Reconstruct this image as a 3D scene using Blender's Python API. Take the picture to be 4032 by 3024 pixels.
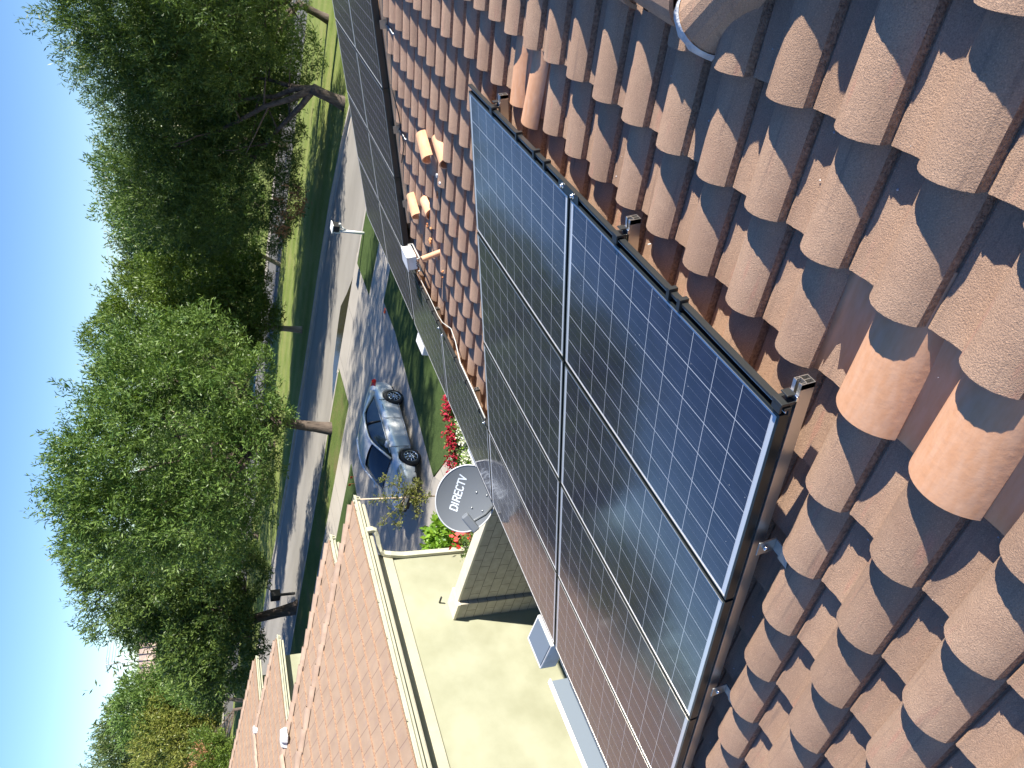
import bpy, bmesh, math, random
import numpy as np
from mathutils import Vector, Matrix
random.seed(7); rng = np.random.default_rng(11)
for o in list(bpy.data.objects): bpy.data.objects.remove(o)
S = bpy.context.scene; C = S.collection; R = math.radians; PI = math.pi
# ------------------------------------------------------------------ camera
# the photograph is stored on its side: the camera is rolled a quarter turn
RIGHT = Vector((0.8001253, 0.5996065, 0.0164797)); DOWN = Vector((0.2681934, -0.3330370, -0.9039683)); FWD = Vector((-0.5365369, 0.7277076, -0.4272819))
CAMPOS = Vector((0, 0, 7.0)); FPX = 2831.97
cd = bpy.data.cameras.new('camera'); cam = bpy.data.objects.new('camera', cd); C.objects.link(cam); S.camera = cam
cd.sensor_fit = 'HORIZONTAL'; cd.sensor_width = 36; cd.lens = FPX / 4032 * 36; cd.clip_start = 0.05; cd.clip_end = 3000
m = Matrix.Identity(4)
for i in range(3):
    m[i][0] = DOWN[i]; m[i][1] = RIGHT[i]; m[i][2] = -FWD[i]; m[i][3] = CAMPOS[i]
cam.matrix_world = m
# ------------------------------------------------------------------ sky and sun
SUN = Vector((1.71, 0.28, 1.0)).normalized()
el = math.asin(SUN.z); az = math.atan2(SUN.x, SUN.y)
w = bpy.data.worlds.new("World"); S.world = w; w.use_nodes = True; nt = w.node_tree
sky = nt.nodes.new('ShaderNodeTexSky'); sky.sky_type = 'NISHITA'; sky.sun_disc = False
sky.sun_elevation = el; sky.sun_rotation = az; sky.altitude = 300; sky.air_density = 1.0; sky.dust_density = 0.0; sky.ozone_density = 3.5
bg = nt.nodes['Background']; hs = nt.nodes.new('ShaderNodeHueSaturation'); hs.inputs['Saturation'].default_value = 1.2; hs.inputs['Hue'].default_value = 0.512; nt.links.new(sky.outputs[0], hs.inputs['Color']); nt.links.new(hs.outputs[0], bg.inputs[0]); bg.inputs[1].default_value = 0.085
sl = bpy.data.lights.new('sun', 'SUN'); sl.energy = 5.0; sl.angle = R(0.5); sl.color = (1.0, 0.945, 0.86)
so = bpy.data.objects.new('sun', sl); C.objects.link(so); so.rotation_euler = SUN.to_track_quat('Z', 'Y').to_euler()
S.view_settings.view_transform = 'Standard'; S.view_settings.look = 'None'; S.view_settings.exposure = 1.17; S.view_settings.gamma = 1
# ------------------------------------------------------------------ materials
def mat(name, col, rough=0.8, metal=0.0, spec=0.5, coat=0.0):
    m = bpy.data.materials.new(name); m.use_nodes = True; b = m.node_tree.nodes['Principled BSDF']
    b.inputs['Base Color'].default_value = (*col, 1); b.inputs['Roughness'].default_value = rough; b.inputs['Metallic'].default_value = metal
    b.inputs['Specular IOR Level'].default_value = spec; b.inputs['Coat Weight'].default_value = coat
    return m
class N:                                        # small node helper
    def __init__(s, m): s.nt = m.node_tree; s.b = s.nt.nodes['Principled BSDF']; s.tc = s.n('ShaderNodeTexCoord')
    def n(s, t, **k):
        x = s.nt.nodes.new(t)
        for a, v in k.items(): setattr(x, a, v)
        return x
    def l(s, a, b): s.nt.links.new(a, b)
    def noise(s, scale, detail=4, vec=None, rough=0.55, stretch=None):
        x = s.n('ShaderNodeTexNoise'); x.inputs['Scale'].default_value = scale; x.inputs['Detail'].default_value = detail; x.inputs['Roughness'].default_value = rough
        v = vec or s.tc.outputs['Object']
        if stretch:
            mp = s.n('ShaderNodeMapping'); mp.inputs['Scale'].default_value = stretch; s.l(v, mp.inputs[0]); v = mp.outputs[0]
        s.l(v, x.inputs['Vector']); return x.outputs['Fac']
    def ramp(s, f, stops):
        r = s.n('ShaderNodeValToRGB'); e = r.color_ramp.elements
        while len(e) < len(stops): e.new(0.5)
        for i, (p, c) in enumerate(stops): e[i].position = p; e[i].color = (*c, 1) if len(c) == 3 else c
        s.l(f, r.inputs[0]); return r.outputs[0]
    def math(s, op, a, b=None, c=None):
        x = s.n('ShaderNodeMath', operation=op)
        for i, v in enumerate((a, b, c)):
            if v is None: continue
            if isinstance(v, (int, float)): x.inputs[i].default_value = v
            else: s.l(v, x.inputs[i])
        return x.outputs[0]
    def mix(s, f, a, b, mode='MIX'):
        x = s.n('ShaderNodeMix', data_type='RGBA', blend_type=mode)
        if isinstance(f, (int, float)): x.inputs[0].default_value = f
        else: s.l(f, x.inputs[0])
        for i, v in ((6, a), (7, b)):
            if isinstance(v, tuple): x.inputs[i].default_value = (*v, 1) if len(v) == 3 else v
            else: s.l(v, x.inputs[i])
        return x.outputs[2]
    def bump(s, h, strength=0.4, dist=0.01, prev=None):
        x = s.n('ShaderNodeBump'); x.inputs['Strength'].default_value = strength; x.inputs['Distance'].default_value = dist; s.l(h, x.inputs['Height'])
        if prev: s.l(prev, x.inputs['Normal'])
        return x.outputs[0]
    def attr(s, name): x = s.n('ShaderNodeAttribute'); x.attribute_name = name; return x.outputs['Fac']
    def col(s, c): s.l(c, s.b.inputs['Base Color'])
    def nor(s, c): s.l(c, s.b.inputs['Normal'])

def noisy(name, c1, c2, scale=3, rough=0.85, bscale=60, bstr=0.3, bdist=0.01, detail=5, spec=0.4, stretch=None, p=(0.35, 0.65)):
    m = mat(name, c1, rough, spec=spec); n = N(m)
    n.col(n.ramp(n.noise(scale, detail, stretch=stretch), [(p[0], c1), (p[1], c2)]))
    if bstr: n.nor(n.bump(n.noise(bscale, 3), bstr, bdist))
    return m

# concrete roof tile: sandy brown, grainy, per tile tint, pink and dark streaks down the slope
def tile_mat(name, c1, c2, dark, pink):
    m = mat(name, c1, 0.88, spec=0.35); n = N(m)
    base = n.ramp(n.noise(5, 5), [(0.3, c1), (0.7, c2)])
    t = n.attr('tint')
    base = n.mix(n.math('MULTIPLY', t, 0.55), base, tuple(v * 0.72 for v in c1))
    st = n.noise(1.0, 3, stretch=(2.2, 42, 8))
    base = n.mix(n.ramp(st, [(0.60, (0, 0, 0)), (0.72, (0.55, 0.55, 0.55))]), base, dark)
    st2 = n.noise(1.0, 2, stretch=(3.5, 24, 5))
    base = n.mix(n.ramp(st2, [(0.63, (0, 0, 0)), (0.74, (0.5, 0.5, 0.5))]), base, pink)
    g = n.noise(260, 2, rough=0.8)
    base = n.mix(n.ramp(g, [(0.35, (0.55, 0.55, 0.55)), (0.5, (0, 0, 0))]), base, tuple(v * 0.55 for v in c1))
    base = n.mix(n.ramp(g, [(0.58, (0, 0, 0)), (0.70, (0.38, 0.38, 0.38))]), base, tuple(min(1, v * 1.7) for v in c2))
    n.col(base)
    b = n.bump(n.noise(230, 3, rough=0.75), 0.8, 0.004); n.nor(n.bump(n.noise(25, 4), 0.25, 0.006, b))
    return m
M = {}
M['tile'] = tile_mat('roof_tile_concrete', (0.44, 0.275, 0.18), (0.54, 0.355, 0.235), (0.24, 0.16, 0.12), (0.54, 0.26, 0.18))
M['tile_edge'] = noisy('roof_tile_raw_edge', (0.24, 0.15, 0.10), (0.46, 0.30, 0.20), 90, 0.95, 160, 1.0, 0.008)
M['clay'] = noisy('terracotta', (0.70, 0.36, 0.19), (0.74, 0.42, 0.25), 6, 0.8, 40, 0.25, 0.004, stretch=(2, 9, 4))
M['clay_broken'] = noisy('terracotta_broken', (0.58, 0.22, 0.08), (0.72, 0.34, 0.15), 30, 0.9, 90, 0.7, 0.01)
M['mortar'] = noisy('mortar', (0.50, 0.50, 0.50), (0.66, 0.66, 0.65), 20, 0.9, 70, 0.6, 0.01)
M['underlay'] = mat('underlay', (0.05, 0.035, 0.03), 0.95)
M['stucco'] = noisy('stucco_cream', (0.265, 0.265, 0.175), (0.33, 0.33, 0.23), 1.3, 0.92, 140, 0.25, 0.004)
M['trim'] = noisy('trim_cream', (0.36, 0.34, 0.24), (0.41, 0.385, 0.275), 3, 0.6, 60, 0.1, 0.003)
M['gutter'] = noisy('gutter_cream', (0.42, 0.41, 0.30), (0.48, 0.47, 0.35), 3, 0.4, 40, 0.05, 0.003)
M['soffit'] = mat('soffit', (0.34, 0.32, 0.25), 0.8)
M['white_paint'] = noisy('white_weathered_paint', (0.78, 0.78, 0.74), (0.62, 0.61, 0.56), 9, 0.55, 60, 0.2, 0.004, p=(0.5, 0.75))
M['gutter_shade'] = mat('gutter_shade_blue', (0.17, 0.205, 0.24), 0.5)  # shade of the gutter inside and box top, painted into the colour
M['white'] = mat('white_plastic', (0.80, 0.80, 0.78), 0.45)
M['white_pipe'] = mat('white_conduit', (0.50, 0.50, 0.46), 0.4)
M['black'] = mat('black_anodised', (0.022, 0.024, 0.024), 0.35, 0.0, 0.5)
M['black_alu'] = mat('dark_frame', (0.035, 0.042, 0.04), 0.32, 0.6)
M['alu'] = mat('aluminium', (0.62, 0.60, 0.56), 0.32, 0.9)
M['steel'] = mat('galvanised_steel', (0.34, 0.36, 0.37), 0.38, 0.9)
M['bright'] = mat('bright_steel', (0.85, 0.85, 0.85), 0.2, 1.0)
M['groove'] = mat('bright_edge', (0.75, 0.70, 0.62), 0.3, 0.9)
M['cable'] = mat('black_cable', (0.02, 0.02, 0.02), 0.5)
M['block'] = noisy('concrete_block', (0.36, 0.33, 0.26), (0.44, 0.40, 0.32), 8, 0.95, 120, 0.4, 0.006)
M['capstone'] = noisy('cream_cap', (0.62, 0.57, 0.42), (0.68, 0.62, 0.48), 6, 0.9, 80, 0.3, 0.004)
def joint_block():
    m = M['block']; n = N(m); src = n.b.inputs['Base Color'].links[0].from_socket
    mp = n.n('ShaderNodeMapping'); mp.inputs['Rotation'].default_value = (R(90), 0, 0); n.l(n.tc.outputs['Object'], mp.inputs[0])
    br = n.n('ShaderNodeTexBrick'); n.l(mp.outputs[0], br.inputs['Vector'])
    for k, v in (('Scale', 1.0), ('Mortar Size', 0.006), ('Brick Width', 0.405), ('Row Height', 0.203), ('Mortar Smooth', 0.2)): br.inputs[k].default_value = v
    n.col(n.mix(br.outputs['Fac'], src, (0.12, 0.11, 0.09)))
joint_block()
# flat shingle-like concrete tile of the neighbouring roofs
def shake_mat():
    m = mat('neighbour_roof_tile', (0.4, 0.3, 0.2), 0.85, spec=0.3); n = N(m)
    base = n.ramp(n.noise(2.5, 5), [(0.3, (0.285, 0.20, 0.14)), (0.7, (0.35, 0.25, 0.175))])
    sx = n.n('ShaderNodeSeparateXYZ'); n.l(n.tc.outputs['Object'], sx.inputs[0])
    row = n.math('FLOOR', n.math('DIVIDE', sx.outputs[0], 0.36)); off = n.math('MULTIPLY', n.math('MODULO', row, 2.0), 0.17)
    fr = n.math('FRACT', n.math('DIVIDE', n.math('ADD', sx.outputs[1], off), 0.34))
    j = n.math('LESS_THAN', fr, 0.04)
    base = n.mix(j, base, (0.17, 0.11, 0.085))
    streak = n.noise(1.0, 3, stretch=(2.5, 12, 5))
    base = n.mix(n.ramp(streak, [(0.56, (0, 0, 0)), (0.66, (0.45, 0.45, 0.45))]), base, (0.27, 0.19, 0.16))
    n.col(base); n.nor(n.bump(n.noise(70, 3), 0.5, 0.006)); return m
M['shake'] = shake_mat()
M['shake_edge'] = noisy('neighbour_tile_edge', (0.20, 0.12, 0.09), (0.42, 0.27, 0.17), 40, 0.95, 90, 0.6, 0.01)
M['capt'] = noisy('neighbour_ridge_cap', (0.30, 0.21, 0.155), (0.38, 0.275, 0.205), 5, 0.85, 80, 0.4, 0.005, stretch=(1, 1, 1))
# photovoltaic glass
def pv_mat():
    m = mat('solar_cells', (0.01, 0.02, 0.05), 0.09, spec=0.5); n = N(m)
    sx = n.n('ShaderNodeSeparateXYZ'); n.l(n.tc.outputs['Object'], sx.inputs[0]); x, y = sx.outputs[0], sx.outputs[1]; P = 0.158
    def line(c, w): return n.math('GREATER_THAN', n.math('ABSOLUTE', n.math('SUBTRACT', n.math('FRACT', n.math('DIVIDE', n.math('ADD', c, 10 * P), P)), 0.5)), 0.5 - w / P / 2)
    gx = line(x, 0.0034); gy = line(y, 0.0024)
    bus = n.math('LESS_THAN', n.math('ABSOLUTE', n.math('SUBTRACT', n.math('FRACT', n.math('DIVIDE', n.math('ADD', x, 10 * P), P / 3)), 0.5)), 0.0011 * 3 / P / 2)
    out = n.math('MAXIMUM', n.math('GREATER_THAN', n.math('ABSOLUTE', x), 0.4755), n.math('GREATER_THAN', n.math('ABSOLUTE', y), 0.7915))
    cell = n.ramp(n.noise(9, 2), [(0.35, (0.003, 0.006, 0.026)), (0.65, (0.005, 0.010, 0.038))])
    c = n.mix(n.math('MULTIPLY', bus, 0.48), cell, (0.34, 0.37, 0.42))
    c = n.mix(n.math('MAXIMUM', gx, gy), c, (0.66, 0.68, 0.68)); c = n.mix(out, c, (0.62, 0.66, 0.68))
    dust = n.ramp(n.noise(2.2, 6, rough=0.7), [(0.35, (0.012, 0.012, 0.012)), (0.75, (0.05, 0.05, 0.05))])
    c = n.mix(dust, c, (0.45, 0.40, 0.34)); n.col(c)
    vo = n.n('ShaderNodeTexVoronoi'); vo.inputs['Scale'].default_value = 14; n.l(n.tc.outputs['Object'], vo.inputs['Vector'])
    sp = n.math('LESS_THAN', vo.outputs['Distance'], 0.035); n.col(n.mix(sp, c, (0.5, 0.48, 0.43)))
    n.b.inputs['Sheen Weight'].default_value = 0.025; n.b.inputs['Sheen Roughness'].default_value = 0.35
    n.l(n.ramp(n.noise(3, 5), [(0.3, (0.07, 0.07, 0.07)), (0.8, (0.16, 0.16, 0.16))]), n.b.inputs['Roughness'])
    return m
M['pv'] = pv_mat()
def grass(name, c1, c2, c3, stripe=None):
    m = mat(name, c1, 0.95, spec=0.15); n = N(m)
    base = n.ramp(n.noise(0.45, 6, rough=0.65), [(0.32, c1), (0.52, c2), (0.72, c3)])
    base = n.mix(n.ramp(n.noise(14, 4, rough=0.8), [(0.35, (0.55, 0.55, 0.55)), (0.6, (0, 0, 0))]), base, tuple(v * 0.45 for v in c1))
    if stripe:
        sx = n.n('ShaderNodeSeparateXYZ'); n.l(n.tc.outputs['Object'], sx.inputs[0])
        s = n.math('SINE', n.math('MULTIPLY', sx.outputs[1], stripe)); base = n.mix(n.math('MULTIPLY', n.math('ADD', s, 1.0), 0.14), base, (0.34, 0.34, 0.14))
    n.col(base); n.nor(n.bump(n.noise(35, 4, rough=0.8), 0.9, 0.04)); return m
M['lawn'] = grass('lawn_grass', (0.16, 0.22, 0.04), (0.23, 0.29, 0.07), (0.34, 0.33, 0.11), 3.4)
M['parkway'] = grass('parkway_grass', (0.09, 0.14, 0.03), (0.15, 0.20, 0.05), (0.24, 0.19, 0.09))
M['turf'] = grass('artificial_turf', (0.06, 0.10, 0.028), (0.085, 0.13, 0.038), (0.11, 0.155, 0.05))
M['asphalt'] = noisy('asphalt', (0.26, 0.24, 0.205), (0.33, 0.305, 0.26), 0.6, 0.9, 120, 0.5, 0.01, stretch=(0.25, 1, 1))
M['asphalt2'] = noisy('asphalt_far', (0.13, 0.125, 0.12), (0.17, 0.165, 0.15), 0.6, 0.9, 120, 0.5, 0.01)
def conc(name, c1, c2, jx, jy):
    m = mat(name, c1, 0.9, spec=0.3); n = N(m)
    base = n.ramp(n.noise(0.7, 6), [(0.3, c1), (0.7, c2)]); sx = n.n('ShaderNodeSeparateXYZ'); n.l(n.tc.outputs['Object'], sx.inputs[0])
    for k, s in ((0, jx), (1, jy)):
        if s:
            f = n.math('FRACT', n.math('DIVIDE', sx.outputs[k], s)); base = n.mix(n.math('LESS_THAN', f, 0.022 / s * 1.2), base, tuple(v * 0.45 for v in c1))
    n.col(base); n.nor(n.bump(n.noise(90, 3), 0.3, 0.004)); return m
M['drive'] = conc('driveway_concrete', (0.36, 0.33, 0.28), (0.43, 0.39, 0.33), 2.7, 2.9)
M['walk'] = conc('sidewalk_concrete', (0.42, 0.38, 0.31), (0.50, 0.45, 0.37), 1.5, 0)
M['kerb'] = noisy('kerb_concrete', (0.40, 0.36, 0.30), (0.48, 0.43, 0.36), 2, 0.9, 80, 0.3, 0.005)
M['gravel'] = noisy('gravel', (0.30, 0.21, 0.17), (0.52, 0.40, 0.33), 22, 0.95, 30, 1.0, 0.03)
M['edging'] = noisy('pink_edging', (0.50, 0.34, 0.27), (0.60, 0.44, 0.36), 6, 0.9, 60, 0.4, 0.01)
M['water'] = mat('puddle_water', (0.045, 0.042, 0.025), 0.12, spec=0.22)
M['bark'] = noisy('bark', (0.065, 0.048, 0.038), (0.15, 0.115, 0.09), 8, 0.95, 20, 1.0, 0.03, stretch=(1, 1, 0.25))
M['bark_pale'] = noisy('bark_pale', (0.22, 0.17, 0.13), (0.36, 0.30, 0.24), 8, 0.95, 20, 1.0, 0.03, stretch=(1, 1, 0.25))
def leaf(name, c1, c2, rough=0.42, trans=0.3):
    m = mat(name, c1, rough, spec=0.35); n = N(m)
    base = n.mix(n.attr('tint'), c1, c2); n.col(base)
    tr = n.n('ShaderNodeBsdfTranslucent'); n.l(n.mix(1.0, base, (0.95, 1.0, 0.35), 'MULTIPLY'), tr.inputs[0])
    mx = n.n('ShaderNodeMixShader'); mx.inputs[0].default_value = trans; out = n.nt.nodes['Material Output']
    n.l(n.b.outputs[0], mx.inputs[1]); n.l(tr.outputs[0], mx.inputs[2]); n.l(mx.outputs[0], out.inputs[0]); return m
M['leaf'] = leaf('leaves_green', (0.050, 0.108, 0.022), (0.215, 0.31, 0.075))
M['leaf_dark'] = leaf('leaves_dark_green', (0.038, 0.082, 0.020), (0.19, 0.265, 0.062))
M['leaf_light'] = leaf('leaves_light_green', (0.075, 0.135, 0.020), (0.18, 0.245, 0.045))
M['leaf_yellow'] = leaf('leaves_yellowish', (0.13, 0.17, 0.030), (0.30, 0.29, 0.07))
M['leaf_far'] = leaf('leaves_far', (0.060, 0.10, 0.030), (0.14, 0.18, 0.055))
M['leaf_shrub'] = leaf('shrub_leaves', (0.09, 0.20, 0.015), (0.26, 0.42, 0.045))
M['leaf_olive'] = leaf('young_tree_leaves', (0.11, 0.14, 0.03), (0.28, 0.27, 0.08))
M['leaf_brown'] = leaf('dry_leaves', (0.26, 0.12, 0.045), (0.45, 0.26, 0.13))
M['petal_red'] = leaf('red_petals', (0.34, 0.008, 0.03), (0.52, 0.02, 0.06), 0.6, 0.15)
M['petal_white'] = leaf('white_petals', (0.55, 0.58, 0.42), (0.85, 0.85, 0.75), 0.6, 0.15)
M['petal_coral'] = leaf('coral_petals', (0.70, 0.05, 0.05), (0.85, 0.14, 0.10), 0.6, 0.15)
M['car'] = mat('silver_car_paint', (0.66, 0.67, 0.65), 0.32, 0.2, 0.5, 0.8)
M['car_white'] = mat('white_car_paint', (0.75, 0.75, 0.75), 0.3, 0.0, 0.5, 0.6)
M['glass'] = mat('car_glass', (0.008, 0.012, 0.014), 0.03, 0.0, 0.9)
M['tyre'] = mat('tyre_rubber', (0.018, 0.018, 0.018), 0.8)
M['plastic'] = mat('dark_plastic', (0.015, 0.015, 0.016), 0.45)
M['red_lamp'] = mat('red_lamp', (0.45, 0.02, 0.015), 0.15, 0, 0.6, 0.5)
M['lens'] = mat('lamp_lens', (0.45, 0.47, 0.48), 0.08, 0.3, 0.8, 0.6)
M['dish'] = mat('grey_dish_paint', (0.15, 0.165, 0.18), 0.42)
M['dish_rim'] = mat('dish_rim', (0.55, 0.56, 0.57), 0.5)
M['letter'] = mat('white_lettering', (0.72, 0.78, 0.85), 0.5)
M['far_tile'] = noisy('far_house_tile', (0.42, 0.31, 0.24), (0.52, 0.40, 0.31), 1, 0.9, 5, 0.6, 0.05)
M['wood'] = mat('stake_wood', (0.62, 0.48, 0.34), 0.8)
M['orange'] = mat('orange_flag', (0.75, 0.10, 0.02), 0.6)
M['wire'] = mat('power_wire', (0.30, 0.33, 0.36), 0.6)
M['pylon'] = mat('pylon_steel', (0.42, 0.44, 0.46), 0.6, 0.2)
# ------------------------------------------------------------------ mesh helpers
def tag(o, label=None, cat=None, group=None, kind=None):
    if label: o['label'] = label
    if cat: o['category'] = cat
    if group: o['group'] = group
    if kind: o['kind'] = kind
    return o
def thing(name, label, cat, loc=(0, 0, 0), group=None, mtx=None):
    o = bpy.data.objects.new(name, None); C.objects.link(o); o.empty_display_size = 0.1
    o.matrix_world = (mtx or Matrix.Identity(4)) @ Matrix.Translation(loc)
    return tag(o, label, cat, group)
class MB:
    def __init__(s): s.v = []; s.f = []; s.mi = []; s.sm = []; s.mats = []
    def mt(s, m):
        if m not in s.mats: s.mats.append(m)
        return s.mats.index(m)
    def add(s, vs, fs, m=None, smooth=False):
        o = len(s.v); s.v += [tuple(v) for v in vs]; k = s.mt(m) if m else 0
        for f in fs: s.f.append(tuple(i + o for i in f)); s.mi.append(k); s.sm.append(smooth)
    def box(s, c, d, m=None, rot=None):
        x, y, z = (v / 2 for v in d); vs = [Vector((a * x, b * y, e * z)) for a in (-1, 1) for b in (-1, 1) for e in (-1, 1)]
        if rot: vs = [rot @ v for v in vs]
        vs = [v + Vector(c) for v in vs]
        s.add(vs, [(0, 1, 3, 2), (4, 6, 7, 5), (0, 4, 5, 1), (2, 3, 7, 6), (0, 2, 6, 4), (1, 5, 7, 3)], m); return s
    def bb(s, a, b, m=None): return s.box([(p + q) / 2 for p, q in zip(a, b)], [abs(q - p) for p, q in zip(a, b)], m)
    def tube(s, pts, r, m=None, n=8, caps=True):
        pts = [Vector(p) for p in pts]; rs = r if isinstance(r, (list, tuple)) else [r] * len(pts); rings = []; u = None
        for i, p in enumerate(pts):
            t = (pts[min(i + 1, len(pts) - 1)] - pts[max(i - 1, 0)]).normalized()
            if u is None: u = t.cross(Vector((0.31, 0.17, 0.93))).normalized()
            else: u = (u - t * u.dot(t)).normalized()
            q = t.cross(u); rings += [p + (u * math.cos(2 * PI * k / n) + q * math.sin(2 * PI * k / n)) * rs[i] for k in range(n)]
        fs = [(i * n + k, i * n + (k + 1) % n, (i + 1) * n + (k + 1) % n, (i + 1) * n + k) for i in range(len(pts) - 1) for k in range(n)]
        if caps: fs += [tuple(range(n))[::-1], tuple((len(pts) - 1) * n + k for k in range(n))]
        s.add(rings, fs, m, True); return s
    def prism(s, poly, a, b, m=None, smooth=False):       # poly of 2D points lifted by functions a and b
        n = len(poly); vs = [a(p) for p in poly] + [b(p) for p in poly]
        s.add(vs, [tuple(range(n))[::-1], tuple(range(n, 2 * n))] + [(i, (i + 1) % n, n + (i + 1) % n, n + i) for i in range(n)], m, smooth); return s
    def build(s, name, m=None, parent=None, mtx=None, bevel=0, sub=0, auto=None):
        me = bpy.data.meshes.new(name); me.from_pydata(s.v, [], s.f)
        ms = s.mats if s.mats else [m]
        for x in ms: me.materials.append(x if not isinstance(x, str) else M[x])
        me.polygons.foreach_set('material_index', s.mi if s.mats else [0] * len(s.f)); me.polygons.foreach_set('use_smooth', s.sm)
        me.update()
        bm = bmesh.new(); bm.from_mesh(me); bmesh.ops.recalc_face_normals(bm, faces=bm.faces)
        bm.to_mesh(me); bm.free()
        o = bpy.data.objects.new(name, me); C.objects.link(o)
        if mtx is not None: o.matrix_world = mtx
        if parent: o.parent = parent
        if bevel: b = o.modifiers.new('bevel', 'BEVEL'); b.width = bevel; b.segments = 2; b.limit_method = 'ANGLE'; b.angle_limit = R(40)
        if sub: b = o.modifiers.new('sub', 'SUBSURF'); b.levels = b.render_levels = sub
        return o
def cp(o, parent=None, mtx=None, label=None):
    c = o.copy(); C.objects.link(c); c.parent = parent
    if mtx is not None: c.matrix_world = mtx
    for k in o.children: cp(k, c)
    if label: c['label'] = label
    return c
def ray(x, y):                                   # direction through a point of the photograph (full size coordinates)
    U, V = 3024 - y, x; return (RIGHT * ((U - 1512) / FPX) + DOWN * ((V - 2016) / FPX) + FWD)
def atz(x, y, z): d = ray(x, y); return CAMPOS + d * ((z - 7) / d.z)
def atd(x, y, D): d = ray(x, y); return CAMPOS + d * (D / math.hypot(d.x, d.y))
def sheet(name, x0, x1, y0, y1, z, m, t=0.0, sub=0):
    b = MB()
    if t: b.bb((x0, y0, z - t), (x1, y1, z))
    else: b.add([(x0, y0, z), (x1, y0, z), (x1, y1, z), (x0, y1, z)], [(0, 1, 2, 3)])
    return tag(b.build(name, m), kind='structure')
def polysheet(name, pts, z, m, t=0.02):
    b = MB(); b.prism(pts, lambda p: (p[0], p[1], z - t), lambda p: (p[0], p[1], z)); return tag(b.build(name, m), kind='structure')
# ------------------------------------------------------------------ ground, roads, paths
sheet('ground', -900, 700, -600, 1100, -0.13, M['lawn'])
sheet('road', -400, 200, 27.62, 39.5, -0.08, M['asphalt'], 0.04)
sheet('gutter_pan', -400, 200, 27.2, 27.62, -0.085, M['kerb'], 0.03)
b = MB(); b.bb((-400, 27.28, -0.12), (-19.6, 27.45, 0.045)); b.bb((-13.7, 27.28, -0.12), (200, 27.45, 0.045)); tag(b.build('kerb', M['kerb'], bevel=0.02), kind='structure')
FC = [(200, 33.0), (20, 33.0), (-9.2, 33.1), (-11, 33.7), (-14.3, 34.5), (-18.5, 34.85), (-25.2, 35.05), (-33, 35.6), (-39.4, 36.25), (-46, 37.2), (-57.6, 38.4), (-120, 39.2), (-400, 39.3)]
polysheet('gutter_pan', FC + [(x, y - .38) for x, y in FC[::-1]], -0.07, M['kerb'], 0.03)
polysheet('kerb', [(x, y + .17) for x, y in FC] + FC[::-1], 0.06, M['kerb'], 0.2)
polysheet('median_lawn', [(x, y + .165) for x, y in FC] + [(-400, 48.8), (200, 48.8)], 0.03, M['lawn'], 0.1)
sheet('far_road', -400, 200, 48.9, 55.6, -0.02, M['asphalt2'], 0.04)
sheet('far_sidewalk', -400, 200, 55.6, 57.2, 0.05, M['walk'], 0.12)
sheet('far_lawn', -400, 200, 57.2, 75, 0.03, M['lawn'], 0.1)
sheet('parkway_lawn', -400, -19.4, 24.6, 27.29, 0.03, M['parkway'], 0.1)
sheet('parkway_lawn', -13.95, 200, 24.1, 27.29, 0.03, M['turf'], 0.1)
sheet('sidewalk', -400, 200, 22.6, 24.6, 0.035, M['walk'], 0.1)
polysheet('driveway', [(-19.45, 24.55), (-13.95, 24.55), (-13.95, 27.3), (-13.6, 27.6), (-19.9, 27.6), (-19.45, 27.3)], 0.03, M['drive'], 0.1)
polysheet('driveway', [(-21.2, 8.0), (-12.9, 8.0), (-12.9, 12.6), (-14.1, 14.45), (-13.0, 20.6), (-12.95, 22.62), (-21.0, 22.62), (-21.45, 20.3)], 0.03, M['drive'], 0.1)
polysheet('front_lawn', [(-12.98, 22.55), (-13.02, 20.6), (-14.08, 14.47), (-12.84, 13.9), (-5, 13.9), (4, 13.9), (30, 14), (30, 22.55)], 0.045, M['turf'], 0.1)
polysheet('front_lawn', [(-21.05, 22.58), (-21.48, 20.3), (-21.48, 12), (-60, 12), (-60, 22.58)], 0.045, M['turf'], 0.1)
polysheet('garden_path', [(-14.05, 14.4), (-12.9, 12.5), (-12.4, 12.2), (-12.4, 13.86), (-12.84, 13.88)], 0.036, M['walk'], 0.1)
polysheet('flower_bed_soil', [(-13.6, 8.6), (-13.6, 12.5), (-12.4, 13.5), (-5.2, 13.5), (-5.2, 8.6)], 0.05, M['gravel'], 0.1)
b = MB(); b.bb((-12.5, 13.45, 0), (-5.2, 13.62, 0.14)); tag(b.build('bed_edging', M['edging'], bevel=0.02), 'pink concrete edging strip between the front lawn and the flower bed', 'edging')
pud = [(-13.8, 27.62), (-14.3, 27.75), (-15.2, 28.1), (-16.2, 28.62), (-17.3, 29.35), (-18.2, 29.3), (-19.4, 29.1), (-20.4, 28.9), (-21.4, 28.3), (-22, 27.62)]
tag(polysheet('puddle', pud, -0.074, M['water'], 0.004), kind='structure')
# ------------------------------------------------------------------ roof frame: x up the slope, y along the eave, z off the panels
T0 = Vector((-1.04005, 1.27066, 5.30593)); UP = Vector((0.952185, 0, 0.305521)); NRM = Vector((-0.305521, 0, 0.952185))
RM = Matrix(((UP.x, 0, NRM.x, T0.x), (0, 1, 0, T0.y), (UP.z, 0, NRM.z, T0.z), (0, 0, 0, 1)))
def P(a, b_, h=0): return (-b_, a, h)            # a along the eave, b down the slope
TW, TE, PAN = 0.293, 0.352, -0.196
house = thing('tiled_house', 'house under the camera, its roof of brown barrel shaped concrete tiles', 'house', (0, 0, 0), mtx=RM)
prof = [(0, 0.002), (0.004, 0.014), (0.014, 0.031), (0.030, 0.046), (0.052, 0.059), (0.080, 0.066), (0.108, 0.066), (0.136, 0.058), (0.160, 0.043), (0.176, 0.027)]
side = [(0.176, 0.027), (0.179, 0.012), (0.181, -0.003)]
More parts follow.
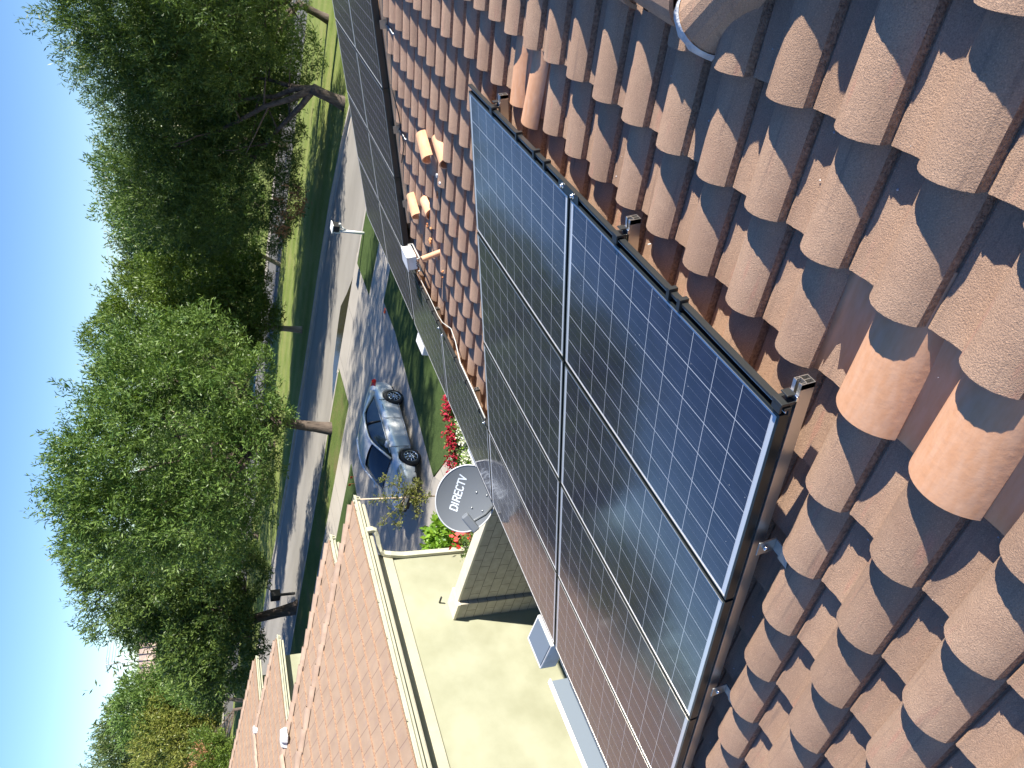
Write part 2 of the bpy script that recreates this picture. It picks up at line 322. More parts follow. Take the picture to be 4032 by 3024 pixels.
pan = [(0.181, -0.003), (0.184, -0.007), (0.187, 0.001), (0.194, 0.004), (0.198, 0.001), (0.225, 0.001), (0.25, -0.003), (0.275, -0.002), (0.302, -0.001)]
skip = set(); cell_info = {}
def roof_tiles():
    V = []; F = []; MI = []; SM = []; TI = []
    rr = random.Random(3)
    def strip(pr, a0, bh, bb, h0, h1, da, sm, mi, t, nseg=1):
        o = len(V)
        for j in range(nseg + 1):
            f = j / nseg
            for s_, z in pr: V.append(P(a0 - s_ + da * f, bh + (bb - bh) * f, h0 + (h1 - h0) * f + z))
        n = len(pr)
        for j in range(nseg):
            for i in range(n - 1):
                F.append((o + j * n + i, o + j * n + i + 1, o + (j + 1) * n + i + 1, o + (j + 1) * n + i)); MI.append(mi); SM.append(sm); TI.append(t)
    for n_ in range(-37, 12):
        for k in range(-15, 13):
            bb = 0.253 + TE * k; a0 = -0.048 - TW * n_; am = a0 - TW / 2
            if bb > 4.22: continue
            if am > 10.45: continue
            if bb < -0.60 and am > 0.98 + min(0, bb + 0.95): continue
            if (n_, k) in skip: continue
            if bb < -4.2: continue
            jb = rr.uniform(-0.006, 0.006); bb += jb; bh = bb - 0.40; da = rr.uniform(-0.004, 0.004); t = rr.random() ** 2.2
            h1 = PAN + 0.050 + rr.uniform(-0.002, 0.003); h0 = PAN - 0.004
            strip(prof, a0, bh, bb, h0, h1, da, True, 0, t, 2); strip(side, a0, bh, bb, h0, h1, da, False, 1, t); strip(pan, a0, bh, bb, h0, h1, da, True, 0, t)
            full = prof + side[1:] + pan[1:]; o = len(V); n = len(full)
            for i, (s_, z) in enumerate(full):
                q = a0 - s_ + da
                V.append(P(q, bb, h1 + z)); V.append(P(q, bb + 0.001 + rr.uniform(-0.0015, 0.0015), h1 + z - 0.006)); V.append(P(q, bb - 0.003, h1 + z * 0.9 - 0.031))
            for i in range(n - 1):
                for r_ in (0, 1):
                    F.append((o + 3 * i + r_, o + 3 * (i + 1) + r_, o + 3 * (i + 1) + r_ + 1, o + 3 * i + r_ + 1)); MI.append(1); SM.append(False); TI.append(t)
            for i in range(n - 1):               # underside lip
                pass
    me = bpy.data.meshes.new('roof'); me.from_pydata(V, [], F); me.materials.append(M['tile']); me.materials.append(M['tile_edge'])
    me.polygons.foreach_set('material_index', MI); me.polygons.foreach_set('use_smooth', SM)
    at = me.attributes.new('tint', 'FLOAT', 'FACE'); at.data.foreach_set('value', TI); me.update()
    o = bpy.data.objects.new('roof', me); C.objects.link(o); o.parent = house; return o
# cells of the course laid with terracotta tiles instead
skip |= {(0, -1), (1, -1), (-1 - 9, -1), (-9, -1)}
roof_tiles()
b = MB()
b.add([P(-9, 4.45, -0.215), P(10.4, 4.45, -0.215), P(10.4, -0.95, -0.215), P(0.95, -0.95, -0.215), P(-2.3, -4.2, -0.215), P(-9, -4.2, -0.215)], [(0, 1, 2, 3, 4, 5)])
Wl = RM.inverted()
def wl(x, y, z): return tuple(Wl @ Vector((x, y, z)))
def pw(a, b_, h): return RM @ Vector(P(a, b_, h))
r0 = pw(0, -0.95, -0.17); r1 = pw(0, -4.2, -0.17)
b.add([P(10.4, -0.95, -0.171), P(0.95, -0.95, -0.171), wl(r0.x + 7, T0.y - 9, r0.z - 2.25), wl(r0.x + 7, T0.y + 10.4, r0.z - 2.25)], [(0, 1, 2, 3)])
b.add([P(0.95, -0.95, -0.171), P(-2.3, -4.2, -0.171), wl(r1.x + 7, T0.y - 2.3, r0.z - 1.2), wl(r0.x + 6, T0.y + 0.95, r0.z - 2.0)], [(0, 1, 2, 3)])
b.add([P(-2.3, -4.2, -0.171), P(-9, -4.2, -0.171), wl(r1.x + 9, T0.y - 9, r1.z - 2.9), wl(r1.x + 7, T0.y - 2.3, r0.z - 1.2)], [(0, 1, 2, 3)])
b.build('roof_deck', M['underlay'], house)
# ridge and hip caps
def caps(name, A, B, r0_, L, par, mats=('tile', 'mortar'), overlap=0.05, mort=True, arc=150, mtx=None, ztop=0.0, flat=1.0, upv=Vector((0, 0, 1))):
    A, B = Vector(A), Vector(B); d = (B - A); n = max(1, int(d.length / L)); d.normalize(); s_ = d.cross(upv).normalized(); u = s_.cross(d).normalized(); mb = MB()
    for i in range(n):
        p0 = A + d * (i * L); p1 = A + d * ((i + 1) * L + overlap); ra, rb = r0_, r0_ * 0.86; lift0, lift1 = 0.022, 0.0; K = 10
        if i == n - 1: p1 = B
        vs = []
        for p, r_, lf in ((p0, ra, lift0), (p1, rb, lift1)):
            for rad in (r_, r_ - 0.016):
                for k in range(K + 1):
                    t = R(-arc / 2 + arc * k / K); vs.append(p + s_ * (math.sin(t) * rad) + u * ((math.cos(t) * rad - r0_ * 0.72) * flat + lf + ztop))
        W = K + 1; fs = []
        for k in range(K):
            fs += [(k, k + 1, 2 * W + k + 1, 2 * W + k), (W + k, 3 * W + k, 3 * W + k + 1, W + k + 1), (k, W + k, W + k + 1, k + 1), (2 * W + k, 2 * W + k + 1, 3 * W + k + 1, 3 * W + k)]
        fs += [(0, 2 * W, 3 * W, W), (K, W + K, 3 * W + K, 2 * W + K)]
        mb.add(vs, fs, M[mats[0]], False)
    if mort:
        K = 12; vs = []
        for k in range(K + 1):
            t = R(-arc / 2 + arc * k / K); w_ = 0.020 + random.uniform(-0.008, 0.008)
            for rad, dd in ((r0_ + 0.003, 0.01), (r0_ + 0.006, -w_), (r0_ - 0.03, -w_)):
                vs.append(A + s_ * (math.sin(t) * rad) + u * ((math.cos(t) * rad - r0_ * 0.72) * flat + 0.022 + ztop) + d * dd)
        mb.add(vs, [(3 * k + j, 3 * k + j + 1, 3 * k + 4 + j, 3 * k + 3 + j) for k in range(K) for j in (0, 1)], M[mats[1]], True)
    o = mb.build(name, None, par); me = o.data
    at = me.attributes.new('tint', 'FLOAT', 'FACE'); at.data.foreach_set('value', [0.25] * len(me.polygons)); return o
caps('ridge_cap', P(1.02, -0.95, -0.10), P(10.4, -0.95, -0.10), 0.115, 0.38, house, mort=False)
caps('hip_cap', P(0.91, -0.905, -0.085), P(-2.4, -4.12, -0.085), 0.125, 0.38, house)
# walls, fascia, gutter of our house
b = MB(); ex = -4.75
b.bb((ex - 0.0, -7.0, -0.1), (6.5, 11.2, 3.62)); o = b.build('wall', M['stucco'], house, mtx=Matrix.Identity(4)); o.matrix_parent_inverse = RM.inverted(); o.matrix_world = Matrix.Identity(4)
def inhouse(mb, name, m, par=house, **k):
    o = mb.build(name, m, None, **k); o.parent = par; o.matrix_parent_inverse = par.matrix_world.inverted(); return o
E0 = pw(0, 4.46, -0.21)
b = MB(); b.bb((E0.x - 0.02, -7.5, E0.z - 0.22), (E0.x + 0.03, 11.65, E0.z - 0.01)); inhouse(b, 'fascia', M['trim'])
def gutter(y0, y1, nm='gutter', label=None):
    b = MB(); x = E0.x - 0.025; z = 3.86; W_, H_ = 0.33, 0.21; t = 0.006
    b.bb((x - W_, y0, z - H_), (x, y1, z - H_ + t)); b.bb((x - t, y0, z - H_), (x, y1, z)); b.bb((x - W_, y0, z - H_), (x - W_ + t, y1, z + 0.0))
    o = inhouse(b, nm, M['gutter_shade']); c = MB(); c.bb((x - W_ - 0.006, y0, z), (x - W_ + 0.05, y1, z + 0.012)); c.bb((x - W_ - 0.012, y0, z - H_), (x - W_ - 0.001, y1, z)); inhouse(c, 'gutter_lip', M['white_paint']); return o
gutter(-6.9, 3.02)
b = MB(); b.box((-5.43, 3.34, 3.80), (0.36, 0.34, 0.17)); inhouse(b, 'gutter_box', M['white_paint'], bevel=0.012); b = MB(); b.box((-5.41, 3.33, 3.888), (0.30, 0.30, 0.010)); inhouse(b, 'box_top_shade', M['gutter_shade'])  # thin slab on the white box carries the shade colour of its top
for y0, y1, zz_ in ((5.62, 5.96, 3.74), (7.95, 8.32, 3.80)):
    b = MB(); b.box((-5.32, (y0 + y1) / 2, zz_), (0.16, y1 - y0, 0.12)); inhouse(b, 'vent_hood', M['white_paint'], bevel=0.015)
# ------------------------------------------------------------------ solar panels
def panel_parts(root):
    L, W_, t, f = 1.65, 0.99, 0.040, 0.0105
    b = MB(); b.bb((-W_ / 2 + f, -L / 2 + f, -0.008), (W_ / 2 - f, L / 2 - f, -0.0015)); b.build('cell_glass', M['pv'], root)
    b = MB()
    for s_ in (-1, 1):
        b.bb((s_ * (W_ / 2 - f), -L / 2, -t), (s_ * W_ / 2, L / 2, 0.0)); b.bb((-W_ / 2 + f, s_ * (L / 2 - f), -t), (W_ / 2 - f, s_ * L / 2, 0.0))
    b.build('frame', M['black_alu'], root)
    b = MB()
    for s_ in (-1, 1):
        b.bb((s_ * (W_ / 2 - f - 0.0015), -L / 2 + f, -0.0012), (s_ * (W_ / 2 - f), L / 2 - f, 0.0012)); b.bb((-W_ / 2 + f + .003, s_ * (L / 2 - f - 0.0015), -0.0012), (W_ / 2 - f - .003, s_ * (L / 2 - f), 0.0012))
    b.build('glass_seal', M['groove'], root)
    b = MB(); b.bb((-W_ / 2 + f, -L / 2 + f, -0.012), (W_ / 2 - f, L / 2 - f, -0.009)); b.build('back_sheet', M['white'], root)
PAp, PBp = 1.67, 1.01
def pm(a, b_, h=0): return RM @ Matrix.Translation(P(a, b_, h))
rowname = ['top', 'second', 'third', 'bottom']
proto = None
spec = [(i, j, 0) for i in (0, 1) for j in range(4)] + [(2, 3, 0), (3, 3, 0)] + [(i, j, 0.06) for i in (4, 5) for j in range(4)]
for i, j, da in spec:
    mt = pm((i + 0.5) * PAp + da, (j + 0.5) * PBp)
    if i < 2: lab = 'blue solar panel in the %s row of the %s column of the big near array' % (rowname[j], ('nearer', 'farther')[i])
    elif i < 4: lab = 'grey solar panel in the single strip above the car, %s' % (('next to the satellite dish', 'next to the white junction box')[i - 2])
    else: lab = 'solar panel in the far array, %s column, %s row' % (('nearer', 'farther')[i - 4], rowname[j])
    if proto is None:
        proto = thing('solar_panel', lab, 'solar panel', group='solar panels on the tiled roof'); panel_parts(proto); proto.matrix_world = mt
    else: cp(proto, None, mt, lab)
# black skirt along the upslope edges, with clips, connector plates and bolts
def skirt(name, a0, a1, b_, label):
    r = thing(name, label, 'trim', P(a0, b_), mtx=RM, group='black trim rails of the solar arrays'); q = r.matrix_world.inverted() @ RM
    def bd(mb, nm, m): o = mb.build(nm, m, r); o.matrix_parent_inverse = Matrix.Identity(4); o.matrix_local = q; return o
    b = MB(); b.bb(P(a0, b_ - 0.028, -0.026), P(a1, b_ - 0.018, 0.0)); b.bb(P(a0, b_ - 0.018, -0.026), P(a1, b_ + 0.004, -0.018)); bd(b, 'rail_body', M['black'])
    b = MB(); b.bb(P(a0, b_ - 0.0175, -0.009), P(a1, b_ - 0.0095, -0.006)); bd(b, 'bright_lip', M['groove'])
    return r, bd
r, bd = skirt('array_skirt', -0.002, 3.34, 0.0, 'black trim along the upper edge of the big near solar array')
b = MB()
for a in (1.98, 2.13, 2.40, 0.62, 0.70): b = MB(); b.bb(P(a, -0.042, -0.03), P(a + 0.02, 0.004, 0.008)); bd(b, 'cable_clip', M['black'])
b = MB(); b.bb(P(1.56, -0.034, 0.0005), P(1.80, 0.006, 0.004)); bd(b, 'splice_plate', M['black_alu'])
for a in (1.62, 1.745):
    b = MB(); b.tube([P(a, -0.014, 0.004), P(a, -0.014, 0.008)], 0.014, n=16); b.tube([P(a, -0.014, 0.008), P(a, -0.014, 0.020)], 0.009, n=6); bd(b, 'bolt', M['bright'])
r, bd = skirt('array_skirt', 3.36, 6.62, 3.03, 'black trim along the upper edge of the single panel strip above the car')
b = MB()
for a in (3.6, 4.05, 4.45, 5.15, 5.35, 5.6, 5.85, 6.0): b = MB(); b.bb(P(a, 2.99, -0.03), P(a + 0.02, 3.034, 0.008)); bd(b, 'cable_clip', M['black'])
b = MB(); b.bb(P(4.84, 2.996, 0.0005), P(5.10, 3.04, 0.004)); bd(b, 'splice_plate', M['black_alu'])
for a in (4.90, 5.04, 3.43):
    b = MB(); b.tube([P(a, 3.016, 0.004), P(a, 3.016, 0.010)], 0.014, n=16); b.tube([P(a, 3.016, 0.010), P(a, 3.016, 0.022)], 0.009, n=6); bd(b, 'bolt', M['bright'])
r, bd = skirt('array_skirt', 6.745, 10.1, 0.0, 'black trim along the upper edge of the far array')
r = thing('side_skirt', 'tall black side skirt closing the near edge of the far array', 'trim', P(6.74, 2), mtx=RM, group='black trim rails of the solar arrays'); q = r.matrix_world.inverted() @ RM
b = MB(); b.bb(P(6.722, -0.02, -0.070), P(6.738, 4.03, -0.002)); o = b.build('side_body', M['black'], r); o.matrix_local = q
for k in range(4): b = MB(); b.bb(P(6.714, 1.01 * k - .02, -0.072), P(6.722, 1.01 * k + .02, 0.0)); o = b.build('joint_cover', M['black_alu'], r); o.matrix_local = q
# rails: hollow extrusion with a slot
def rail(a, b0, b1, label, grp='aluminium mounting rails', dz=0.0):
    r = thing('mounting_rail', label, 'rail', P(a, b0), mtx=RM, group=grp); q = r.matrix_world.inverted() @ RM
    sec = [(-.02, -.095), (.02, -.095), (.02, -.045), (.006, -.045), (.006, -.0475), (.012, -.0475), (.012, -.060), (.0175, -.0625), (.0175, -.0925), (-.0175, -.0925), (-.0175, -.0625), (-.012, -.060), (-.012, -.0475), (-.006, -.0475), (-.006, -.045), (-.02, -.045)]
    sec = [(x, z + dz) for x, z in sec]
    b = MB(); n = len(sec)
    ringo = [P(a + x, b0, z) for x, z in sec]; ringe = [P(a + x, b1, z) for x, z in sec]
    b.add(ringo + ringe, [(i, (i + 1) % n, n + (i + 1) % n, n + i) for i in range(n)])
    # end faces: thin walls
    def quad(x0, z0, x1, z1): b.bb(P(a + x0, b0 - 0.001, z0 + dz), P(a + x1, b0 + 0.02, z1 + dz))
    quad(-.02, -.095, -.0172, -.045); quad(.0172, -.095, .02, -.045); quad(-.017, -.095, .017, -.0922); quad(-.0172, -.065, -.012, -.0622); quad(.012, -.065, .0172, -.0622)
    quad(-.0135, -.0625, -.0112, -.0475); quad(.0112, -.0625, .0135, -.0475); quad(-.0172, -.0478, -.006, -.045); quad(.006, -.0478, .0172, -.045); quad(-.0014, -.0922, .0014, -.066); quad(-.0135, -.0672, .0135, -.0645)
    o = b.build('rail_profile', M['alu'], r); o.matrix_local = q
    return r, q
for a, lab in ((0.024, 'nearest aluminium rail end sticking out above the big array corner'), (1.16, 'middle aluminium rail end above the big array'), (2.84, 'far aluminium rail end above the big array, beside the terracotta pair')):
    r, q = rail(a, -0.105, 4.0, lab)
    b = MB(); b.box(P(a, -0.055, -0.040), (0.02, 0.05, 0.010)); o = b.build('clamp_foot', M['bright'], r, bevel=0.002); o.matrix_local = q
    b = MB(); b.bb(P(a - 0.022, -0.046, -0.036), P(a + 0.028, -0.034, 0.012)); b.bb(P(a - 0.020, -0.034, 0.0035), P(a + 0.022, -0.006, 0.012)); b.bb(P(a - 0.016, -0.072, -0.035), P(a + 0.018, -0.066, -0.006)); b.bb(P(a - .012, -0.07, -0.035), P(a + .012, -0.034, -0.031)); o = b.build('end_clamp', M['black'], r, bevel=0.0015); o.matrix_local = q
    if a < 0.1:
        for bb in (0.66, 1.72, 2.78, 3.82):
            b = MB(); n0 = -0.022
            b.bb(P(n0, bb - 0.045, -0.118), P(n0 - 0.006, bb + 0.025, -0.045)); b.bb(P(n0 - .006, bb - 0.04, -0.122), P(n0 - 0.045, bb + 0.02, -0.116))
            def strap(pts, w_):
                pts = [Vector(q2) for q2 in pts]; vs = []
                for q2 in pts: vs += [q2 + Vector((0, w_ / 2, 0)), q2 - Vector((0, w_ / 2, 0)), q2 - Vector((0, w_ / 2, .006)), q2 + Vector((0, w_ / 2, -.006))]
                b.add(vs, [(4 * k + e, 4 * k + (e + 1) % 4, 4 * k + 4 + (e + 1) % 4, 4 * k + 4 + e) for k in range(len(pts) - 1) for e in range(4)])
            strap([P(n0 - .055, bb - .01, -.116), P(n0 - .06, bb + .035, -.118), P(n0 - .064, bb + .056, -.130), P(n0 - .068, bb + .05, -.150), P(n0 - .07, bb - .03, -.160), P(n0 - .07, bb - .12, -.162)], .05)
            strap([P(n0 - .02, bb - .03, -.117), P(n0 - .05, bb - .01, -.116)], .03)
            o = b.build('tile_hook', M['steel'], r, bevel=0.002); o.matrix_local = q
            b = MB(); b.tube([P(n0 - 0.006, bb - 0.015, -0.072), P(n0 - 0.018, bb - 0.015, -0.072)], 0.010, n=6); o = b.build('bolt', M['bright'], r); o.matrix_local = q
r, q = rail(6.655, -0.25, 2.55, 'pale rail lying in shade under the near side of the far array', dz=-0.022)
for bb in (0.35, 1.42, 2.30):
    b = MB(); n0 = 6.63; b.bb(P(n0, bb - 0.05, -0.11), P(n0 - 0.006, bb + 0.03, -0.04)); b.tube([P(n0 - 0.005, bb, -0.105), P(n0 - 0.06, bb + 0.0, -0.115), P(n0 - 0.16, bb + 0.05, -0.13), P(n0 - 0.20, bb + 0.05, -0.16)], 0.012, n=5)
    o = b.build('tile_hook', M['steel'], r); o.matrix_local = q
rail(8.0, 0.0, 4.0, 'rail under the middle of the far array'); rail(5.4, 3.0, 4.0, 'short rail under the farther strip panel'); rail(3.9, 3.0, 4.0, 'short rail under the nearer strip panel')
# white conduit and cable along the strip
b = MB(); pts = [P(6.1, 2.93, -0.02), P(5.6, 2.955, -0.03), P(5.2, 2.965, -0.03), P(5.0, 2.93, -0.03), P(4.75, 2.85, -0.06), P(4.55, 2.88, -0.05), P(4.3, 2.96, -0.02), P(3.9, 2.975, -0.02), P(3.45, 2.985, -0.01)]
o = b.tube(pts, [.004] * 4 + [.005] * 2 + [.007] * 3).build('conduit', M['white_pipe'], mtx=RM); tag(o, 'white conduit running along the upper edge of the panel strip', 'conduit')
b = MB(); b.tube([P(6.55, 0.9, -0.06), P(6.52, 1.2, -0.10), P(6.48, 1.55, -0.11), P(6.53, 1.75, -0.07)], 0.006); o = b.build('cable', M['cable'], mtx=RM); tag(o, 'thin black cable hanging beside the shaded rail of the far array', 'cable')
# junction box on legs
jb = thing('junction_box', 'white weathered junction box standing at the corner of the far array', 'electrical box', P(6.13, 2.72, 0), mtx=RM)
b = MB(); b.bb((-0.085, -0.155, -0.01), (0.085, 0.125, 0.095)); b.build('box_body', M['white_paint'], jb, bevel=0.008)
b = MB(); b.bb((-0.095, -0.165, 0.095), (0.095, 0.135, 0.108)); b.build('lid', M['white_paint'], jb, bevel=0.005)
b = MB()
for x in (-.08, .08): b.tube([(x, 0.15, -0.035), (x, -0.21, -0.035)], 0.008); b.tube([(x, .15, -.035), (x, .15, .02)], .007); b.tube([(x, -.21, -.035), (x, -.21, .0)], .007)
b.build('bracket', M['white_pipe'], jb)
b = MB()
for k in range(3): b.tube([(-.04 + .03 * k, -.15, 0.0), (-.03 + .03 * k, -.22, -.02), (-.1, -.34, -.05)], .005)
b.build('wiring', M['cable'], jb)
# ------------------------------------------------------------------ terracotta tiles
def barrel(a, b0, b1, r0_, r1_, h0, h1, arc=150, thick=0.014, rot=0.0, name='clay_tile', lab='', mtx=None, K=14, grp=None, m='clay', rough=0):
    mb = MB(); c = P(a, (b0 + b1) / 2); vs = []; J = 6
    for j in range(J + 1):
        f = j / J; bb = b0 + (b1 - b0) * f; r_ = r0_ + (r1_ - r0_) * f; h = h0 + (h1 - h0) * f
        for rad in (r_, r_ - thick):
            for k in range(K + 1):
                t = R(-arc / 2 + arc * k / K); jit = random.uniform(-rough, rough) if j in (0, J) else 0
                vs.append((-(bb + jit) - c[0], math.sin(t) * rad, h + math.cos(t) * rad - r_ * math.cos(R(arc / 2))))
    W_ = K + 1; fs = []
    for j in range(J):
        o0, o1 = 2 * W_ * j, 2 * W_ * (j + 1)
        for k in range(K): fs += [(o0 + k, o0 + k + 1, o1 + k + 1, o1 + k), (o0 + W_ + k, o1 + W_ + k, o1 + W_ + k + 1, o0 + W_ + k + 1)]
        fs += [(o0, o1, o1 + W_, o0 + W_), (o0 + K, o0 + W_ + K, o1 + W_ + K, o1 + K)]
    for o0 in (0, 2 * W_ * J): fs += [(o0 + k, o0 + W_ + k, o0 + W_ + k + 1, o0 + k + 1) for k in range(K)]
    mb.add(vs, fs, M[m], True); mt = mtx or (RM @ Matrix.Translation(c) @ Matrix.Rotation(rot, 4, 'Z'))
    o = mb.build(name, None, mtx=mt); o.data.shade_smooth()
    em = o.modifiers.new('split', 'EDGE_SPLIT'); em.split_angle = R(50)
    return tag(o, lab, 'roof tile', grp)
g1 = 'terracotta replacement tiles'
barrel(-0.158, -0.60, -0.095, 0.117, 0.132, -0.200, -0.146, arc=122, name='cover_tile', lab='smooth orange terracotta barrel tile nearest the big array corner', grp=g1)
barrel(-0.452, -0.60, -0.088, 0.117, 0.132, -0.200, -0.146, arc=122, name='cover_tile', lab='smooth orange terracotta barrel tile nearest the camera', grp=g1)
def clay_pan(a0, a1, b0, b1, lab, h0=-0.192, h1=-0.152):
    mb = MB(); vs = []; n = 8
    for bb, h in ((b0, h0), (b1, h1)):
        for dz in (0, -0.014):
            for k in range(n + 1):
                f = k / n; vs.append(P(a0 + (a1 - a0) * f, bb, h + dz + 0.018 * (2 * f - 1) ** 4))
    W_ = n + 1
    fs = [(k, k + 1, 2 * W_ + k + 1, 2 * W_ + k) for k in range(n)] + [(W_ + k, 3 * W_ + k, 3 * W_ + k + 1, W_ + k + 1) for k in range(n)]
    fs += [(2 * W_ + k, 2 * W_ + k + 1, 3 * W_ + k + 1, 3 * W_ + k) for k in range(n)] + [(0, 2 * W_, 3 * W_, W_), (n, W_ + n, 3 * W_ + n, 2 * W_ + n)]
    mb.add(vs, fs, M['clay'], True); o = mb.build('pan_tile', None, mtx=RM); return tag(o, lab, 'roof tile', g1)
clay_pan(0.070, -0.075, -0.56, -0.100, 'orange terracotta channel tile showing left of the first barrel tile')
clay_pan(-0.235, -0.375, -0.56, -0.100, 'orange terracotta channel tile between the two near barrel tiles')
clay_pan(-0.53, -0.66, -0.56, -0.100, 'orange terracotta channel tile behind the barrel nearest the camera')
aF = -0.048 + TW * 9.0
barrel(2.745, -0.50, -0.075, 0.100, 0.112, -0.196, -0.142, arc=122, name='cover_tile', lab='farther terracotta barrel tile of the upright pair beyond the big array', grp=g1)
barrel(2.475, -0.46, -0.045, 0.096, 0.108, -0.180, -0.120, arc=122, rot=R(-7), name='cover_tile', lab='nearer slanting terracotta barrel tile of the pair beyond the big array', grp=g1)
clay_pan(2.66, 2.55, -0.50, -0.12, 'dark orange channel tile between the terracotta pair'); clay_pan(2.40, 2.31, -0.50, -0.10, 'thin orange channel tile right of the terracotta pair')
# loose broken pieces on the lower courses
def loose(a, b_, h, L, r_, rots, lab, arc=170, m='clay', rough=0.0):
    mt = RM @ Matrix.Translation(P(a, b_, h)) @ Matrix.Rotation(rots[0], 4, 'Z') @ Matrix.Rotation(rots[1], 4, 'Y') @ Matrix.Rotation(rots[2], 4, 'X')
    return barrel(0, -L / 2, L / 2, r_ * 0.95, r_ * 1.05, -0.02, -0.02, arc=arc, thick=0.012, mtx=mt, lab=lab, grp='loose terracotta pieces', m=m, rough=rough)
loose(5.08, 1.03, -0.06, 0.26, 0.072, (R(52), R(0), 0), 'short orange clay pipe piece lying crosswise on another, farther of two', 210)
loose(4.76, 0.96, -0.12, 0.28, 0.072, (R(60), R(0), 0), 'orange clay channel piece underneath the farther crosswise piece', 180)
loose(5.98, 2.02, -0.06, 0.26, 0.068, (R(52), R(0), 0), 'short orange clay pipe piece lying crosswise, nearer the white box', 210)
loose(5.55, 1.86, -0.11, 0.26, 0.072, (R(80), R(0), 0), 'orange clay piece underneath the nearer crosswise piece', 180)
loose(5.16, 2.20, -0.02, 0.21, 0.030, (R(10), R(78), 0), 'small orange half round clay roll standing beside the white junction box', 290, rough=0.006)
def chips(a, b_, h, size, n, lab, m='clay_broken', seed=1):
    rr = random.Random(seed); c0 = Vector(P(a, b_, h)); t = thing('broken_pieces' if n > 1 else 'crumb', lab, 'debris', c0, mtx=RM) if n > 1 else None
    for i in range(n):
        c = Vector((rr.uniform(-size, size) * 1.5, rr.uniform(-size, size), rr.uniform(0, 0.02))); s_ = rr.uniform(0.3, 1) * size * 0.7
        if t is None: c += c0
        pts = [(math.cos(q) * s_ * rr.uniform(.5, 1), math.sin(q) * s_ * rr.uniform(.5, 1)) for q in [k * PI / 3 for k in range(6)]]
        mb = MB(); mb.prism(pts, lambda p: (c.x + p[0], c.y + p[1], c.z), lambda p: (c.x + p[0], c.y + p[1], c.z + 0.014))
        o = mb.build('shard', M[m], t)
        if t is None: o.matrix_world = RM; tag(o, lab, 'debris')
chips(5.42, 2.08, -0.09, 0.06, 7, 'broken orange clay shards below the nearer crosswise pipe piece', seed=4)
chips(4.95, 2.32, -0.09, 0.03, 3, 'small broken orange clay shard beside the half round roll', seed=6)
chips(4.72, 1.18, -0.08, 0.035, 2, 'small white mortar lump beside the farther crosswise clay piece', 'mortar', seed=5)
chips(4.95, 1.42, -0.10, 0.04, 2, 'dull clay fragment lying in a tile channel', 'clay_broken', seed=9)
for nm, a, b_, sd, lb in (('mortar_crumb', 1.06, .05, 11, 'pale mortar crumb in a tile channel, nearer of two beside the big array'), ('mortar_crumb', 1.13, .02, 12, 'pale mortar crumb in a tile channel, farther of two beside the big array')):
    chips(a, b_, -0.165, 0.014, 1, lb, 'mortar', seed=sd)
rr = random.Random(8); mb = MB()
for i in range(60):
    n_ = rr.randint(-6, 4); a = -0.048 - TW * n_ - rr.uniform(.205, .285); b_ = rr.uniform(-1.0, 2.5); s_ = rr.uniform(.002, .005)
    kk = math.ceil((b_ - .253) / TE); h = PAN + .045 * (1 - ((.253 + TE * kk) - b_) / .4) + .002
    c = Vector(P(a, b_, h)); mb.add([c + Vector(v) * s_ for v in ((1, 0, 0), (-1, .2, 0), (0, 1, .1), (0, -1, 0), (.1, 0, 1))], [(0, 2, 4), (2, 1, 4), (1, 3, 4), (3, 0, 4)])
tag(mb.build('grit', M['mortar'], mtx=RM), kind='stuff')
# ------------------------------------------------------------------ neighbouring houses
SL = math.tan(R(17.8))
def course_plane(name, poly_xy, zf, udir, par, m='shake', step=0.36, lift=0.030):
    # roof plane cut into courses: each course a slightly tilted board, poly given in plan, udir = plan direction going up the slope
    ux, uy = udir; cosb = 1 / math.sqrt(1 + SL * SL)
    # local frame: x = up the slope, y = along the course, z = normal
    p0 = poly_xy[0]; O_ = Vector((p0[0], p0[1], zf(*p0))); X = Vector((ux, uy, SL)).normalized(); Yv = Vector((uy * -1, ux, 0)); Z = X.cross(Yv)
    if Z.z < 0: Yv = -Yv; Z = -Z
    mt = Matrix((( X.x, Yv.x, Z.x, O_.x), (X.y, Yv.y, Z.y, O_.y), (X.z, Yv.z, Z.z, O_.z), (0, 0, 0, 1)))
    inv = mt.inverted(); loc = [inv @ Vector((x, y, zf(x, y))) for x, y in poly_xy]; xs = [p.x for p in loc]; x = min(xs); mb = MB(); n = len(loc)
    def span(xx):
        ys = []
        for i in range(n):
            p, q_ = loc[i], loc[(i + 1) % n]
            if (p.x - xx) * (q_.x - xx) <= 0 and abs(p.x - q_.x) > 1e-6: t = (xx - p.x) / (q_.x - p.x); ys.append(p.y + (q_.y - p.y) * t)
        return (min(ys), max(ys)) if len(ys) > 1 else None
    rr = random.Random(2)
    while x < max(xs) - 1e-3:
        x1 = min(x + step, max(xs)); s0 = span(x + 1e-4); s1 = span(x1 - 1e-4)
        if s0 and s1:
            k = max(1, int((s0[1] - s0[0]) / 1.0)); lf = lift
            for i in range(k):
                a0 = s0[0] + (s0[1] - s0[0]) * i / k; a1 = s0[0] + (s0[1] - s0[0]) * (i + 1) / k; c0 = s1[0] + (s1[1] - s1[0]) * i / k; c1 = s1[0] + (s1[1] - s1[0]) * (i + 1) / k
                mb.add([(x, a0, lf), (x, a1, lf), (x1, c1, 0), (x1, c0, 0)], [(0, 1, 2, 3)], M[m]); mb.add([(x, a0, lf), (x, a1, lf), (x, a1, -0.01), (x, a0, -0.01)], [(0, 1, 2, 3)], M['shake_edge'])
        x = x1
    o = mb.build(name, None, None, mtx=mt); o.parent = par; o.matrix_parent_inverse = par.matrix_world.inverted(); return o
EZ = 3.42
